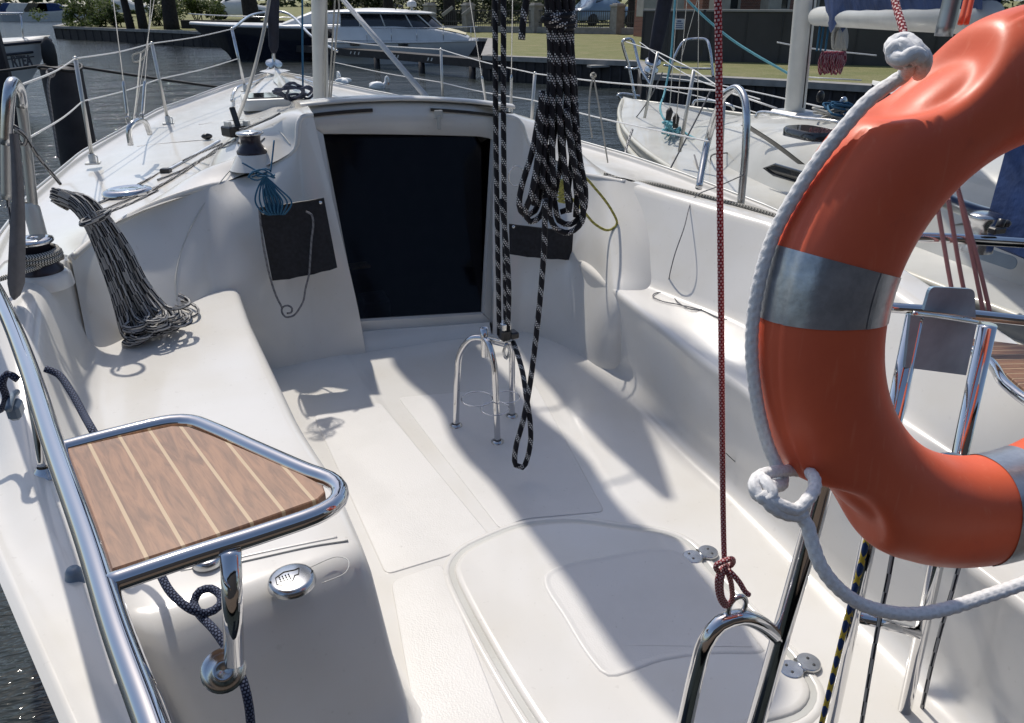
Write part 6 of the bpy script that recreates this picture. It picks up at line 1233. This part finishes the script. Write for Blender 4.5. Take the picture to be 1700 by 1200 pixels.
mb = MB(); a, b = V((at(300, 26, Y=47).x, 47, QZ)), V((at(470, 26, Y=44).x, 44, QZ)); mb.box((a + b) / 2 + V((0, 0, .2)), ((b - a).length, .25, .42), math.atan2(b.y - a.y, b.x - a.x), .02); tag(place('dark_kerb_wall', mb, 'timber_black'), 'low dark wall behind the navy yacht', 'wall')
mb = MB(); leaves(mb, V((-10, 150, 5)), (75, 5, 6.5), 9000, .7, 77); leaves(mb, V((60, 75, 4)), (60, 4, 5), 7000, .5, 78); tag(place('far_woods', mb, 'leaf_dark'), 'dark distant woods', 'woods', kind='stuff')
# far marina
pt_ = at(50, 24, z=.3); mb = MB().box((at(52, 26, z=.25).x, at(52, 26, z=.25).y, .25), (14, 1.2, .5), 0); tag(place('floating_pontoon', mb, 'timber_black'), 'dark floating pontoon far off at the top left', 'jetty')
for i, (px, yy, L, lab) in enumerate([(8, 96, 6, 'far white boat at the extreme top left'), (40, 94, 5, 'small far white boat second from the left edge'), (62, 93, 6, 'grey covered far boat at the middle of the pontoon'), (82, 92, 5, 'far white boat next to the bushes'), (100, 92, 5, 'last far boat half hidden by the bright bushes')]):
    c = V((at(px, 20, Y=yy).x - L / 2, yy, 0)); t = thing('far_boat', tuple(c), lab, 'motorboat', 'boats at the far pontoon'); q = loc_f(c, .0); h_, e_ = hull_mb(L, 2, .8, n=12); place('hull', xf(h_, c, 0), ('hull_cool_white', 'white_paint', 'hull_grey')[i % 3], t)
    g = [[q(x, -w_, .8), q(x, -w_, z), q(x, w_, z), q(x, w_, .8)] for x, w_, z in ((.5, .7, 1.0), (1.0, .7, 1.6), (L * .5, .7, 1.55), (L * .65, .6, .95))]; place('cabin', MB().grid(g, smooth=False), ('white_paint', 'glass_dark', 'navy_cloth')[(i + 1) % 3], t)
# ---- the pier and shore behind the photographer; leaves and dark wall added to darken the chrome
mb = MB()
for i in range(20): mb.box((.8, -.05 - i * .16, .55), (14, .15, .06), 0, .004)
tag(place('dock', mb, 'dock_wood'), 'weathered plank dock the picture is taken from, astern of the yacht', 'dock')
mb = MB(); leaves(mb, V((0, -22, 4)), (34, 3, 6.5), 9000, .5, 90); tag(place('chrome_shade_hedge', mb, 'leaf_dark'), 'dark leaves added out of view astern to darken the chrome reflections', 'woods', kind='stuff')  # unseen foliage, added as something dark for the chrome to mirror
bh = thing('chrome_shade_wall', (.5, -6.5, 0), 'dark wall and roof added behind the viewpoint to darken the chrome reflections', 'building')  # unseen dark block, added to darken what the tubes reflect
place('wall', MB().box((.5, -6.5, 2.6), (15, .3, 5.2), 0), 'timber_black', bh); place('roof', MB().box((.5, -7.6, 5.4), (16, 3.0, .2), 0), 'rail_dark', bh)
flat('shore_astern', [(-60, -60), (60, -60), (60, -16), (-60, -16)], .5, 'grass')

for o in bpy.data.objects:
    if '_o' in o.keys(): del o['_o']
